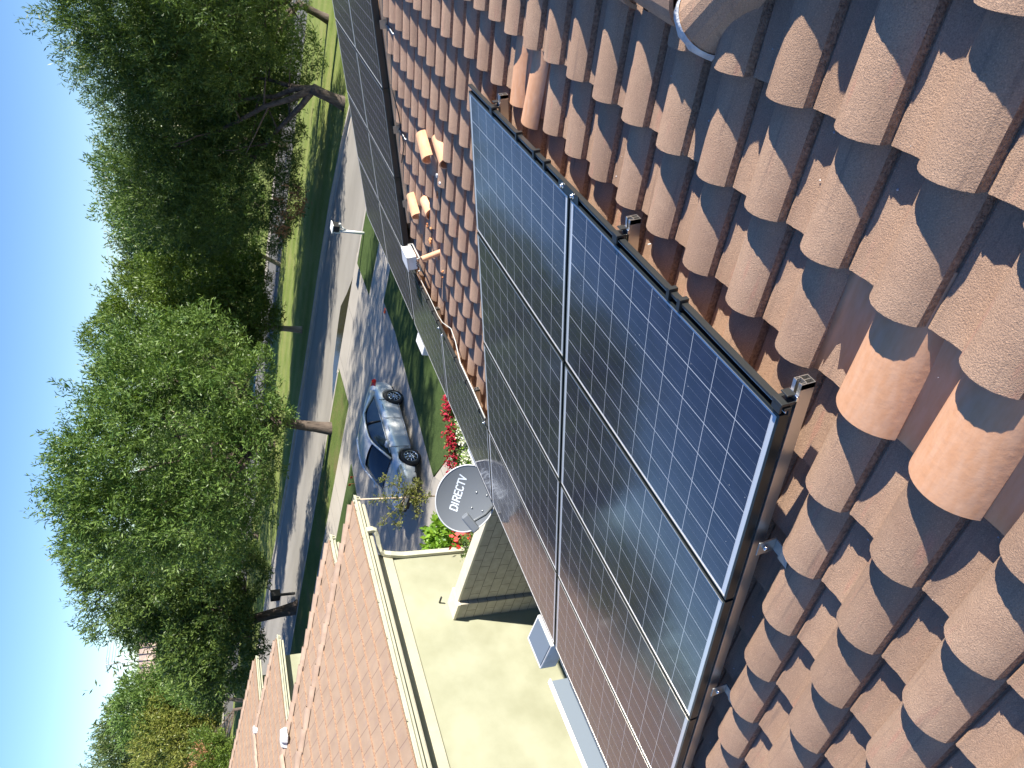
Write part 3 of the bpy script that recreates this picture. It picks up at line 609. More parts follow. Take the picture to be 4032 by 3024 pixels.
def hip_wing(par, xr, yf, xl, yb, z0=EZ, capm=('capt', 'mortar'), blob=True, hipback=None):
    # hip roof wing: right eave at xr, front eave at yf; planes facing right (+x), front (+y), left
    hw = (xr - xl) / 2; zt = z0 + hw * SL; xm = (xr + xl) / 2
    course_plane('roof', [(xr, yb), (xr, yf), (xm, yf - hw), (xm, yb)], lambda x, y: z0 + (xr - x) * SL, (-1, 0), par)
    course_plane('roof', [(xr, yf), (xl, yf), (xm, yf - hw)], lambda x, y: z0 + (yf - y) * SL, (0, -1), par)
    course_plane('roof', [(xl, yf), (xl, yb), (xm, yb), (xm, yf - hw)], lambda x, y: z0 + (x - xl) * SL, (1, 0), par)
    def cap(A, B, L=0.41, r_=0.12, **k):
        o = caps('hip_cap', A, B, r_, L, None, capm, 0.05, arc=165, ztop=-0.02, flat=0.85, **k); o.parent = par; o.matrix_parent_inverse = par.matrix_world.inverted(); return o
    cap((xr - 0.05, yf - 0.05, z0 + 0.09), (xm, yf - hw, zt + 0.08), mort=False); cap((xl + 0.05, yf - 0.05, z0 + 0.09), (xm, yf - hw, zt + 0.08), mort=False); cap((xm, yf - hw, zt + 0.08), (xm, yb, zt + 0.08), mort=False)
    return xm, yf - hw, zt
def k_gutter(par, xr, yf, xl, yb, z=EZ, front=True):
    b = MB()
    def run(A, B, out):                           # ogee-ish open gutter
        A, B, out = Vector(A), Vector(B), Vector(out); sec = [(0.0, 0.0), (0.0, -0.12), (0.075, -0.12), (0.085, -0.075), (0.12, -0.045), (0.125, -0.006), (0.135, 0.0), (0.127, 0.005), (0.112, 0.002), (0.112, -0.035), (0.075, -0.07), (0.066, -0.108), (0.008, -0.108), (0.006, 0.0)]
        n = len(sec); vs = [p + out * x + Vector((0, 0, zz)) for p in (A, B) for x, zz in sec]
        b.add(vs, [(i, (i + 1) % n, n + (i + 1) % n, n + i) for i in range(n)] + [tuple(range(n))[::-1], tuple(range(n, 2 * n))], M['gutter'])
        d = (B - A).normalized(); L = (B - A).length; t = 0.5
        while t < L: c = A + d * t + out * 0.06 + Vector((0, 0, -0.002)); b.box(c, (0.12 if abs(out.x) > .5 else .02, 0.02 if abs(out.x) > .5 else .12, 0.004), M['gutter']); t += 0.8
    run((xr - 0.04, yb, z - 0.02), (xr - 0.04, yf + 0.1, z - 0.02), (1, 0, 0))
    if front: run((xl, yf - 0.04, z - 0.02), (xr + 0.09, yf - 0.04, z - 0.02), (0, 1, 0))
    o = b.build('gutter', None); o.parent = par; o.matrix_parent_inverse = par.matrix_world.inverted()
def inpar(mb, name, m, par, **k): o = mb.build(name, m, **k); o.parent = par; o.matrix_parent_inverse = par.matrix_world.inverted(); return o
nh = thing('neighbour_house', 'cream stucco house next door with stepped pinkish brown hip roofs', 'house', (-18, 0, 0))
hip_wing(nh, -11.30, 10.95, -25.0, -9.0)
hip_wing(nh, -13.85, 12.15, -20.7, 3.0)
k_gutter(nh, -11.30, 10.95, -25.0, -9.0); k_gutter(nh, -13.85, 12.15, -20.7, 11.0)
WX = -11.78
b = MB(); b.bb((-24.5, -8.5, -0.1), (WX, 9.80, 3.06)); inpar(b, 'wall', M['stucco'], nh)
b = MB(); b.bb((-20.3, 9.7, -0.1), (-14.3, 11.7, 3.05)); inpar(b, 'garage_wall', M['stucco'], nh)
b = MB(); b.bb((-24.9, -8.9, 3.16), (-11.36, 10.88, 3.20)); b.bb((-20.6, 10.7, 3.165), (-13.95, 12.05, 3.205)); inpar(b, 'soffit', M['soffit'], nh)
b = MB(); b.bb((-11.42, -8.9, 3.18), (-11.345, 10.9, 3.40)); b.bb((-24.9, 10.83, 3.18), (-11.43, 10.91, 3.40)); b.bb((-13.97, 11, 3.18), (-13.89, 12.1, 3.40)); b.bb((-20.6, 12.03, 3.18), (-13.98, 12.1, 3.40)); inpar(b, 'fascia', M['trim'], nh)
b = MB(); b.bb((WX, -8.5, 2.74), (WX + 0.045, 9.84, 2.93)); b.bb((WX, -8.5, 2.93), (WX + 0.02, 9.8, 3.06)); inpar(b, 'trim_band', M['trim'], nh, bevel=0.006)
# downspout with elbows
def rect_tube(mb, pts, w_, d_, m=None):
    pts = [Vector(p) for p in pts]; vs = []
    for i, p in enumerate(pts):
        t = (pts[min(i + 1, len(pts) - 1)] - pts[max(i - 1, 0)]).normalized(); sx = Vector((0, 1, 0)); sx = (sx - t * sx.dot(t)).normalized() if abs(t.y) < 0.95 else Vector((0, 0, 1)); sy = t.cross(sx)
        vs += [p + sx * (a * w_ / 2) + sy * (c * d_ / 2) for a, c in ((-1, -1), (1, -1), (1, 1), (-1, 1))]
    mb.add(vs, [(i * 4 + k, i * 4 + (k + 1) % 4, (i + 1) * 4 + (k + 1) % 4, (i + 1) * 4 + k) for i in range(len(pts) - 1) for k in range(4)] + [(0, 3, 2, 1), tuple(len(pts) * 4 - 4 + k for k in range(4))], m)
b = MB(); dy = 9.72
rect_tube(b, [(-11.26, 10.05, 3.30), (-11.25, 10.06, 3.18), (-11.27, 10.05, 3.12), (-11.36, 10.0, 3.07), (-11.52, 9.90, 3.03), (-11.64, 9.80, 2.98), (-11.69, 9.76, 2.90), (-11.68, dy, 2.78), (-11.71, dy, 2.66), (-11.735, dy, 2.5), (-11.735, dy, 1.2), (-11.735, dy, 0.15), (-11.66, dy, 0.05)], 0.115, 0.085)
inpar(b, 'downspout', M['gutter'], nh, bevel=0.008)
b = MB(); b.tube([(-11.60, 8.45, 2.02), (-11.77, 8.45, 2.02)], 0.02); inpar(b, 'hose_bib', M['plastic'], nh)
# mortar patches at ridge junctions
def blob(par, c, s_, seed, m='mortar'):
    rr = random.Random(seed); mb = MB(); pts = [(math.cos(t) * s_ * rr.uniform(.6, 1.1), math.sin(t) * s_ * rr.uniform(.6, 1.1)) for t in [k * PI / 6 for k in range(12)]]
    mb.prism(pts, lambda p: (c[0] + p[0], c[1] + p[1], c[2] - 0.05), lambda p: (c[0] + p[0] * .8, c[1] + p[1] * .8, c[2] + 0.09)); inpar(mb, 'mortar_patch', M[m], par, bevel=0.02)
blob(nh, (-16.95, 9.0, 4.50), 0.26, 1)
h2 = thing('corner_house', 'second house along the street, low brown hip roofs with green gutters', 'house', (-32, 8, 0))
hip_wing(h2, -23.75, 16.35, -28.2, -2.0); hip_wing(h2, -30.3, 19.95, -46, -6.0); k_gutter(h2, -23.75, 16.35, -28.2, 4.0); k_gutter(h2, -30.3, 19.95, -46, 10.0)
b = MB(); b.bb((-28, -1.5, -0.1), (-24.2, 15.9, 3.1)); b.bb((-45.5, -5.5, -0.1), (-30.8, 19.4, 3.1)); inpar(b, 'wall', M['stucco'], h2)
b = MB(); b.bb((-28.1, -1.9, 3.16), (-23.85, 16.25, 3.2)); b.bb((-45.9, -5.9, 3.165), (-30.4, 19.85, 3.205)); inpar(b, 'soffit', M['soffit'], h2)
b = MB(); b.bb((-23.87, -1.9, 3.18), (-23.79, 16.28, 3.40)); b.bb((-30.42, -5, 3.18), (-30.34, 19.88, 3.40)); inpar(b, 'fascia', M['trim'], h2)
blob(h2, (-25.9, 14.2, 4.12), 0.22, 4)
# block wall between the houses
bw = thing('block_wall', 'grey concrete block wall with cream cap between the two houses', 'wall', (-8, 8.2, 0))
b = MB(); b.bb((-11.30, 8.10, -0.1), (-4.8, 8.30, 1.80)); inpar(b, 'block_face', M['block'], bw)
b = MB(); b.bb((-11.30, 8.085, 1.80), (-4.8, 8.36, 1.85)); inpar(b, 'cap', M['capstone'], bw, bevel=0.01)
b = MB(); b.bb((-11.77, 8.02, -0.1), (-11.33, 8.42, 1.80)); inpar(b, 'pilaster', M['block'], bw)
b = MB(); b.bb((-11.775, 8.0, 1.80), (-11.31, 8.44, 1.86)); inpar(b, 'pilaster_cap', M['capstone'], bw, bevel=0.01)
# ------------------------------------------------------------------ satellite dish
DC = Vector((-5.42, 5.20, 4.04)); 
DN = Vector((0.55, -0.78, 0.30)).normalized()      # the face looks back towards the camera side
dsh = thing('satellite_dish', 'grey satellite dish with white lettering on its face, beside the roof edge', 'satellite dish', DC)
def dish():
    X = Vector((0, 0, 1)).cross(DN).normalized(); Y = DN.cross(X).normalized(); X, Y = X * math.cos(R(-15)) + Y * math.sin(R(-15)), Y * math.cos(R(-15)) - X * math.sin(R(-15)); rot = Matrix((X, Y, DN)).transposed()
    rx, ry, dep = 0.375, 0.33, 0.05
    def pt(u, t, back=0): r_ = u; return rot @ Vector((math.cos(t) * rx * r_, math.sin(t) * ry * r_, dep * (r_ * r_ - 1) - back))
    b = MB(); K, J = 48, 8; vs = []
    for back in (0, 0.006):
        vs += [pt(j / J, 2 * PI * k / K, back) for j in range(1, J + 1) for k in range(K)] + [pt(0, 0, back)]
    W_ = J * K + 1; fs = []
    for bk in (0, 1):
        o = bk * W_
        for j in range(J - 1):
            for k in range(K): fs.append((o + j * K + k, o + j * K + (k + 1) % K, o + (j + 1) * K + (k + 1) % K, o + (j + 1) * K + k))
        fs += [(o + J * K, o + (k + 1) % K, o + k) for k in range(K)]
    b.add(vs, fs, M['dish'], True); b.build('reflector', None, dsh)
    b = MB(); ring = [pt(1.0, 2 * PI * k / K, 0.003) for k in range(K)] + [pt(1.0, 0, 0.003)]; b.tube(ring, 0.0085, n=6); b.build('rim', M['dish_rim'], dsh)
    # lettering: strokes of a bold slanted word
    H = 0.082; glyph = {
        'D': [[(0, 0), (0, 1)], [(0, 1), (.45, 1), (.62, .78), (.62, .22), (.45, 0), (0, 0)]], 'I': [[(0, 0), (0, 1)]],
        'R': [[(0, 0), (0, 1)], [(0, 1), (.5, 1), (.6, .85), (.6, .6), (.5, .48), (0, .48)], [(.3, .48), (.6, 0)]], 'E': [[(.55, 1), (0, 1), (0, 0), (.55, 0)], [(0, .5), (.48, .5)]],
        'C': [[(.6, .85), (.45, 1), (.15, 1), (0, .8), (0, .2), (.15, 0), (.45, 0), (.6, .15)]], 'T': [[(-.05, 1), (.6, 1)], [(.28, 1), (.28, 0)]], 'V': [[(0, 1), (.3, 0), (.62, 1)]]}
    x = -0.165; b = MB(); t = 0.0150
    for ch in 'DIRECTV':
        for st in glyph[ch]:
            for (x0, y0), (x1, y1) in zip(st, st[1:]):
                p, q_ = Vector((x + x0 * H * 0.92, y0 * H)), Vector((x + x1 * H * 0.92, y1 * H)); d = (q_ - p).normalized(); nn = Vector((-d.y, d.x)) * t / 2; p = p - d * t * .35; q_ = q_ + d * t * .35
                S_ = 5; quad = []
                for i in range(S_ + 1):
                    c = p + (q_ - p) * i / S_
                    for sg in (1, -1):
                        e = c + nn * sg; ex_, ey_ = e.x + e.y * 0.12, e.y + 0.055; rr_ = math.hypot(ex_ / rx, ey_ / ry); quad.append(rot @ Vector((ex_, ey_, dep * (rr_ * rr_ - 1) + 0.002)))
                b.add(quad, [(2 * i, 2 * i + 1, 2 * i + 3, 2 * i + 2) for i in range(S_)])
        x += {'I': 0.42, 'D': .95, 'R': .88, 'E': .76, 'C': .80, 'T': .74, 'V': .8}[ch] * H * 0.92
    b.build('lettering', M['letter'], dsh)
    for px_, py_ in ((-.09, -.10), (.09, -.10), (-.09, -.22), (.09, -.22)):
        rr_ = math.hypot(px_ / rx, py_ / ry); z = dep * (rr_ * rr_ - 1); b = MB(); b.tube([rot @ Vector((px_, py_, z)), rot @ Vector((px_, py_, z + 0.005))], 0.011, n=12); b.build('rivet', M['steel'], dsh)
    # feed arm, feed heads and mast
    b = MB(); A = rot @ Vector((0, -ry * .98, -0.03)); Bp = CAMPOS + ray(1852, 2058).normalized() * ((DC - CAMPOS).length - 0.30) - DC; b.tube([A, A.lerp(Bp, .5) + rot @ Vector((0, -.03, 0)), Bp], 0.018, n=4); b.build('feed_arm', M['dish'], dsh)
    b = MB(); b.box(Bp, (0.21, 0.085, 0.10), rot=rot.to_3x3() @ Matrix.Rotation(R(55), 3, 'Z')); b.build('feed_head', M['dish'], dsh, bevel=0.015)
    b = MB(); b.tube([rot @ Vector((0, -.05, -.06)), rot @ Vector((0, -.10, -.16)), Vector((0.10, 0.12, -0.35)), Vector((0.20, .12, -0.62))], 0.022); b.build('mast', M['steel'], dsh)
dish()
# ------------------------------------------------------------------ foliage
def foliage(name, lobes, n, size, m, par=None, seed=0, k=7, up=0.5, shell=(0.62, 1.06), flat=0.28, mats=None, spray=1.0):
    r_ = np.random.default_rng(seed); L = np.array(lobes, float); wgt = (L[:, 3] * L[:, 4] + L[:, 3] * L[:, 5] + L[:, 4] * L[:, 5]); wgt = wgt / wgt.sum()
    idx = r_.choice(len(L), n, p=wgt); d = r_.normal(size=(n, 3)); d /= np.linalg.norm(d, axis=1)[:, None]
    ph = r_.uniform(0, 6.28, (5, 3)); bump = np.ones(n)
    for i, f in enumerate((2.3, 3.7, 5.3, 8.1, 11)): bump += 0.09 / (1 + .35 * i) * np.sin(f * d[:, 0] + ph[i, 0] + idx) * np.sin(f * d[:, 1] + ph[i, 1]) * np.sin(f * d[:, 2] + ph[i, 2] + idx * 2) * 2.2
    rad = (shell[0] + (shell[1] - shell[0]) * r_.random(n) ** 0.55) * bump * (0.90 if par is not None and n > 2000 else 1.0); c = L[idx, :3] + d * L[idx, 3:6] * rad[:, None]
    if n > 2000:                                  # gather the twigs into boughs with gaps between them
        q = c * (5.2 / (1 + size * 9)); nz = np.sin(q[:, 0] * 1.3 + np.sin(q[:, 1] * 1.1 + 1)) * np.sin(q[:, 1] * 1.2 + np.sin(q[:, 2] * .9 + 2)) * np.sin(q[:, 2] * 1.4 + np.sin(q[:, 0] * 1.0 + 3))
        c += d * (nz * L[idx, 3] * 0.17)[:, None]; keep = (nz + r_.normal(0, .16, n)) > -0.17
        c, d, idx = c[keep], d[keep], idx[keep]; n = len(c)
    if par is not None: c -= np.array(par.matrix_world.translation)
    tw = d * np.array([1, 1, 0.6]) + np.array([0, 0, up]) + r_.normal(size=(n, 3)) * 0.35; tw /= np.linalg.norm(tw, axis=1)[:, None]
    tint = np.clip(r_.normal(0.42, 0.26, n), 0, 1)
    f = (np.arange(k) / k)[None, :, None]
    base = c[:, None, :] + tw[:, None, :] * (f - .3) * size * 2.4 * spray
    dirs = tw[:, None, :] * 0.7 + r_.normal(size=(n, k, 3)) * 0.62; dirs /= np.linalg.norm(dirs, axis=2)[..., None]
    sid = np.cross(dirs, r_.normal(size=(n, k, 3))); sid /= np.linalg.norm(sid, axis=2)[..., None]
    sz = size * r_.uniform(0.65, 1.25, (n, k, 1))
    v0 = base; v1 = base + dirs * sz * .5 + sid * sz * flat * .5; v2 = base + dirs * sz; v3 = base + dirs * sz * .5 - sid * sz * flat * .5
    V = np.stack([v0, v1, v2, v3], 2).reshape(-1, 3); nf = n * k
    me = bpy.data.meshes.new(name); me.vertices.add(nf * 4); me.vertices.foreach_set('co', V.ravel().astype(np.float32)); me.loops.add(nf * 4); me.loops.foreach_set('vertex_index', np.arange(nf * 4, dtype=np.int32))
    me.polygons.add(nf); me.polygons.foreach_set('loop_start', np.arange(0, nf * 4, 4, dtype=np.int32)); me.update(calc_edges=True)
    at = me.attributes.new('tint', 'FLOAT', 'FACE'); tt = np.clip(np.repeat(tint, k) + r_.normal(0, .12, nf), 0, 1); at.data.foreach_set('value', tt.astype(np.float32))
    me.materials.append(m); o = bpy.data.objects.new(name, me); C.objects.link(o)
    if par is not None: o.parent = par
    return o
def limb(b, p, q_, r0_, r1_, seed, n=6, wob=0.06, m=None):
    rr = random.Random(seed); p, q_ = Vector(p), Vector(q_); L = (q_ - p).length
    pts = [p.lerp(q_, i / n) + Vector((rr.uniform(-1, 1), rr.uniform(-1, 1), rr.uniform(-.5, .5))) * (wob * L / n * 2 if 0 < i < n else 0) for i in range(n + 1)]
    b.tube(pts, [r0_ + (r1_ - r0_) * (i / n) ** .8 for i in range(n + 1)], m, 9); return pts
def lob(x, y, D, rx, rz=None, ry=None):            # lobe centred at a point of the photo (in 2212-wide display pixels) at plan distance D, radii in metres
    x += 36 * min(1, max(0, (430 - x) / 200)); c = atd(x * 1.8228, y * 1.8228, D); rz = rz or rx; return (c.x, c.y, c.z, rx, ry or rx * 0.78, rz)
def tree(name, label, base, lobes, n, size, m, tr=0.2, fork=2.2, seed=0, lean=(0, 0), bark='bark', grp='shade trees along the street', nb=6, k=7, up=0.5, extra=None, flat=.28):
    t = thing(name, label, 'tree', base, grp); bv = Vector(base); b = MB()
    top = Vector((lean[0], lean[1], fork)); b.tube([(0, 0, -.1), (0.0, 0, 0.08), (top.x * .25, top.y * .25, fork * .3), (top.x * .6, top.y * .6, fork * .65), top], [tr * 1.7, tr * 1.25, tr, tr * .9, tr * .92], None, 12)
    rr = random.Random(seed); ls = sorted(lobes, key=lambda l: -l[3])[:nb]
    for i, l in enumerate(ls):
        c = Vector(l[:3]) - bv; pts = limb(b, top - Vector((0, 0, .1)), top.lerp(c, 0.92), tr * .62, tr * .16, seed + i)
        for j in range(4):
            s_ = pts[2 + j]; d = Vector((rr.gauss(0, 1), rr.gauss(0, 1), rr.gauss(.3, .6))).normalized(); limb(b, s_, s_ + d * l[3] * rr.uniform(.5, .85), tr * .22, tr * .06, seed * 7 + i * 5 + j, 4)
    b.build('trunk', M[bark], t); foliage('crown', lobes, n, size, m, t, seed, k, up, flat=flat)
    if extra: foliage('dry_leaves', extra[0], extra[1], size, M['leaf_brown'], t, seed + 5, k, up)
    return t
# big street tree in front (trunk by the driveway)
tree('street_tree', 'largest street tree in the middle, broad crown, single trunk standing left of the parked car', (-22.7, 26.9, 0),
     [lob(330, 950, 35.5, 4.6, 3.9), lob(230, 1030, 35, 3.4, 2.9), lob(500, 1020, 35, 3.6, 2.2), lob(520, 870, 35, 2.6, 1.9), lob(300, 800, 36, 2.7, 2.3), lob(420, 760, 35.5, 2.4, 2.2), lob(165, 1000, 35.5, 2.0, 1.5), lob(230, 880, 36, 2.2, 1.8), lob(430, 1120, 34.5, 2.8, 2.6), lob(230, 1150, 35, 2.7, 2.4), lob(160, 1090, 35, 1.8, 1.6), lob(590, 900, 34.5, 1.1, .8), lob(560, 800, 35, 1.0, .7)],
     21450, 0.217, M['leaf'], 0.26, 2.5, 1, (0.2, 0.3), nb=8, k=8, flat=.24)
tree('street_tree', 'dark street tree behind the neighbouring roofs, leaning trunk with black box', (-37.76, 27.93, 0),
     [lob(290, 1260, 47, 3.6, 3.7), lob(440, 1320, 46.5, 3.7, 2.5), lob(400, 1230, 46, 3.4, 3.4), lob(500, 1400, 46, 2.4, 1.8), lob(180, 1210, 47, 2.3, 1.9), lob(410, 1420, 47, 2.2, 1.7), lob(290, 1330, 47.5, 2.0, 1.8), lob(530, 1240, 45.5, 2.4, 1.2), lob(460, 1480, 47, 1.6, 1.2)],
     18200, 0.235, M['leaf_dark'], 0.32, 3.0, 2, (-0.9, 0.1), nb=8)
tree('street_tree', 'bright green tree with slim grey trunk on the median lawn', (-23.9, 37.5, 0),
     [lob(330, 680, 44.5, 3.2, 3.0), lob(430, 620, 44, 3.0, 2.6), lob(450, 740, 44, 3.2, 2.6), lob(520, 660, 43.5, 2.6, 1.6), lob(240, 745, 45, 2.4, 2.0), lob(560, 700, 43.5, 1.8, 1.2), lob(540, 590, 44, 1.5, .9)],
     16250, 0.217, M['leaf_light'], 0.17, 2.6, 3, (0.1, 0.0), 'bark_pale')
tree('street_tree', 'small yellow green tree on a pale bent trunk across the median lawn', (-25.67, 48.98, 0),
     [lob(400, 590, 55, 2.8, 2.6), lob(470, 560, 55, 2.4, 2.0), lob(480, 625, 55, 2.2, 1.6), lob(350, 560, 55, 1.8, 1.6)], 5200, 0.24, M['leaf_light'], 0.15, 2.3, 4, (1.2, -0.3), 'bark_pale')
tree('street_tree', 'dark tall tree at the right with forked trunk standing by the far kerb', (-9.55, 34.6, 0),
     [lob(430, 230, 41, 4.2, 4.0), lob(330, 330, 41, 3.2, 3.0), lob(520, 380, 40.5, 3.5, 2.8), lob(520, 160, 40, 3.4, 2.8), lob(280, 170, 41.5, 3.0, 2.8), lob(420, 430, 41, 3.1, 3.0), lob(610, 300, 39, 2.1, 1.1), lob(620, 440, 40, 1.7, .8), lob(660, 140, 38.5, 1.5, .8), lob(340, 430, 40, 2.4, 2.3), lob(600, 500, 40.5, 1.3, .8)],
     24700, 0.209, M['leaf_dark'], 0.27, 1.5, 5, (.35, 0.15), nb=4, k=8, up=.8, flat=.2, extra=([lob(640, 430, 38, .9, .6), lob(615, 490, 38, .6, .3)], 60))
tree('street_tree', 'tall feathery tree cut off by the photo edge, far right', (-5.6, 38.46, 0),
     [lob(220, 40, 38, 3.2, 3.0), lob(330, 20, 37.5, 3.8, 3.4), lob(480, 40, 37, 3.6, 3.0), lob(300, 110, 38, 2.6, 2.4), lob(590, 30, 37, 2.8, 1.6), lob(180, 5, 38, 1.7, 2.2), lob(260, -90, 37, 4, 3.6), lob(420, -130, 37, 4.5, 3)],
     18850, 0.217, M['leaf_dark'], 0.25, 2.2, 6, (-0.6, 0.4), nb=7, k=8, up=.9, flat=.2)
tree('street_tree', 'tree with a three way fork on the median lawn behind the panels at right', (-7.4, 41.5, 0),
     [lob(560, 130, 42, 3.2, 2.0), lob(520, 240, 43, 3.0, 2.4), lob(420, 150, 43, 3.5, 3.0)], 4200, 0.24, M['leaf_light'], 0.20, 1.6, 7, (0.4, 0.2))
tree('street_tree', 'pale topped distant tree showing between the dark tree and the bright one', (-27, 62, 0),
     [lob(330, 540, 68, 3.4, 3.2), lob(310, 480, 68, 3.4, 3.2), lob(390, 500, 68, 3.4, 3.0), lob(450, 520, 67, 3.2, 2.6), lob(300, 600, 69, 2.4, 2.0)], 5200, 0.34, M['leaf_far'], 0.25, 3, 8)
tree('street_tree', 'tall green tree behind the dark right hand tree, its rounded top at mid height', (-18, 52, 0),
     [lob(330, 430, 55, 4.2, 3.8), lob(430, 470, 55, 4.4, 3.4), lob(300, 380, 56, 3.4, 3.0), lob(520, 470, 54, 3.5, 1.8), lob(290, 450, 56, 2.6, 2.2)], 8500, 0.27, M['leaf'], 0.25, 3, 9)
tree('street_tree', 'rounded green tree beyond the dark left tree, against the tan distant roof', (-58, 50, 0),
     [lob(400, 1360, 75, 3.6, 2.8), lob(350, 1300, 76, 3.4, 3.4), lob(450, 1420, 74, 3.4, 2.0), lob(430, 1470, 74, 2.6, 2.2), lob(500, 1330, 74, 3.2, 1.6)], 6500, 0.34, M['leaf'], 0.3, 3, 10)
gl = 'distant trees at the left'
tree('background_tree', 'bushy green tree left of the distant tan roof, under the pylon wires', (-66, 55, 0), [lob(300, 1530, 86, 4.2, 3.6), lob(370, 1480, 85, 3.6, 2.8), lob(410, 1520, 84, 4.0, 3.0), lob(430, 1410, 84, 3.2, 1.6)], 7000, 0.38, M['leaf'], 0.3, 3, 11, grp=gl)
tree('background_tree', 'tall green tree at the very left against the sky', (-90, 57, 0), [lob(280, 1570, 106, 6.0, 5.0), lob(340, 1620, 106, 6.2, 5.2), lob(270, 1640, 108, 4, 4.4), lob(400, 1580, 104, 5.5, 4)], 7500, 0.46, M['leaf_far'], 0.4, 4, 12, grp=gl)
tree('background_tree', 'yellowing tree with pale leaning trunk on the far left lawn', (-71.6, 42.6, 0), [lob(400, 1545, 83, 3.6, 2.8), lob(360, 1600, 83, 3.9, 3.4), lob(420, 1630, 82, 3.6, 2.8), lob(340, 1530, 84, 2.4, 2.0), lob(395, 1490, 84, 1.8, 1.4)], 6500, 0.32, M['leaf_yellow'], 0.17, 2.8, 13, (1.2, .2), 'bark_pale', gl)
tree('background_tree', 'low leafy tree above the left roof skyline with reddish leaf tips', (-60, 35, 0), [lob(470, 1640, 66, 2.0, 1.7), lob(450, 1600, 67, 1.3, 1.2), lob(480, 1690, 66, 2.6, 2)], 2600, 0.26, M['leaf_light'], 0.13, 2.0, 14, grp=gl, extra=([lob(440, 1640, 66, 1.2, .8)], 120))
tree('background_tree', 'faint pale tree at the lower left of the sky', (-130, 70, 0), [lob(235, 1655, 150, 7, 6), lob(280, 1700, 150, 8, 7)], 2600, 0.6, M['leaf_far'], 0.4, 4, 15, grp=gl)
tree('background_tree', 'dark tree beside the pylon behind the tan roof', (-120, 115, 0), [lob(312, 1395, 165, 5, 3), lob(318, 1435, 165, 5, 2.5), lob(325, 1370, 160, 5, 3)], 3200, 0.7, M['leaf_far'], 0.4, 4, 16, grp=gl)
tree('garden_tree', 'tall open crowned tree in the front garden right of the photo edge', (4.5, 21.5, 0), [(4.0, 21.5, 11.5, 3.6, 3.4, 2.6), (2.6, 19.4, 11.3, 2.6, 2.2, 2.2), (1.8, 20.6, 9.5, 2.4, 2.6, 1.9), (5.0, 24.0, 12.0, 3.0, 3.0, 2.4), (2.6, 23.5, 13.6, 2.4, 2.6, 1.8), (4.2, 19.2, 13, 2.6, 2.4, 2.2)], 3900, 0.26, M['leaf'], 0.3, 4.0, 31, grp='garden trees right of the photo')
tree('garden_tree', 'second tall tree by the kerb right of the photo edge', (4.4, 26.5, 0), [(4.2, 26.2, 11.5, 3.0, 2.4, 2.6), (3.0, 25.6, 8.8, 2.2, 2.2, 1.6), (4.6, 27.6, 13.0, 2.6, 1.8, 2.0), (4.0, 24.6, 13.8, 2.4, 2.2, 1.8)], 2100, 0.26, M['leaf_dark'], 0.28, 4.0, 32, grp='garden trees right of the photo')
tree('street_tree', 'added tree on the median lawn hidden behind the largest tree', (-37, 42, 0), [(-37, 42, 5.5, 4.5, 4, 4.5), (-41, 44, 5, 4, 4, 4)], 3200, 0.32, M['leaf_dark'], 0.25, 2.2, 41)  # unseen, added so the puddle mirrors foliage instead of sky
tree('street_tree', 'added tree on the median lawn hidden behind the dark left tree', (-50, 45, 0), [(-50, 45, 5.5, 4.5, 4, 4.5), (-54, 47, 5, 4, 4, 4)], 3200, 0.32, M['leaf_dark'], 0.25, 2.2, 42)  # second unseen tree, added for the dark reflection in the puddle
# far wood that closes the horizon
LB = [lob(395 + 12 * math.sin(i * 2.1), -150 + i * 95, 150 + 25 * math.sin(i * 1.7), 13, 9) for i in range(23)]
tag(foliage('far_wood', LB, 15000, 1.1, M['leaf_far'], None, 21, 5), kind='stuff')
# ------------------------------------------------------------------ plants in the beds
def plant(name, label, c, lobes, n, size, m, flowers=None, grp=None, up=.5, k=6, flat=.5):
    t = thing(name, label, 'plant', c, grp); foliage('leaves', lobes, n, size, m, t, int(abs(c[0] * 100)), k, up, (0.2, 1.05), flat)
    if flowers: foliage('flowers', flowers[0], flowers[1], flowers[2], flowers[3], t, int(abs(c[1] * 77)), 5, .2, (.5, 1.1), .9)
    b = MB(); 
    for i in range(4): b.tube([(0, 0, -.05), (random.uniform(-.1, .1), random.uniform(-.1, .1), .25)], .008)
    b.build('stems', M['bark'], t); return t
for i, (x, y) in enumerate([(-11.05, 13.62), (-11.30, 13.20), (-11.50, 13.05), (-11.85, 12.75), (-12.0, 12.35), (-10.75, 13.75)]):
    plant('flower_clump', ['crimson flower clump peeking over the panel edge', 'crimson flower clump second from the panel edge', 'dense crimson flower clump in the middle of the bed', 'crimson flower clump above the pale path', 'crimson flower clump touching the satellite dish rim', 'small crimson clump mostly hidden by the strip panels'][i], (x, y, 0.05),
          [(x, y, .28, .22, .22, .24)], 90, .08, M['leaf'], ([(x, y, .52, .17, .17, .13)], 40, .06, M['petal_red']), 'crimson flowers along the bed')
for i, (x, y) in enumerate([(-10.75, 12.95), (-10.95, 12.55), (-11.2, 12.1), (-11.45, 11.8)]):
    plant('white_flower_bush', ['white flowering bush closest to the strip panels', 'white flowering bush, second from the strip panels', 'white flowering bush, third from the strip panels', 'light green bush with few white blooms beside the dish'][i], (x, y, 0.05),
          [(x, y, .25, .26, .26, .22)], 150, .07, M['leaf_shrub'], ([(x, y, .36, .25, .25, .16)], 110, .05, M['petal_white']), 'white flowers along the bed')
plant('shrub', 'bright yellow green leafy shrub left of the satellite dish', (-13.9, 11.75, .05), [(-13.9, 11.75, .45, .75, .6, .5), (-13.2, 11.3, .4, .6, .5, .45)], 620, .17, M['leaf_shrub'], flat=.55)
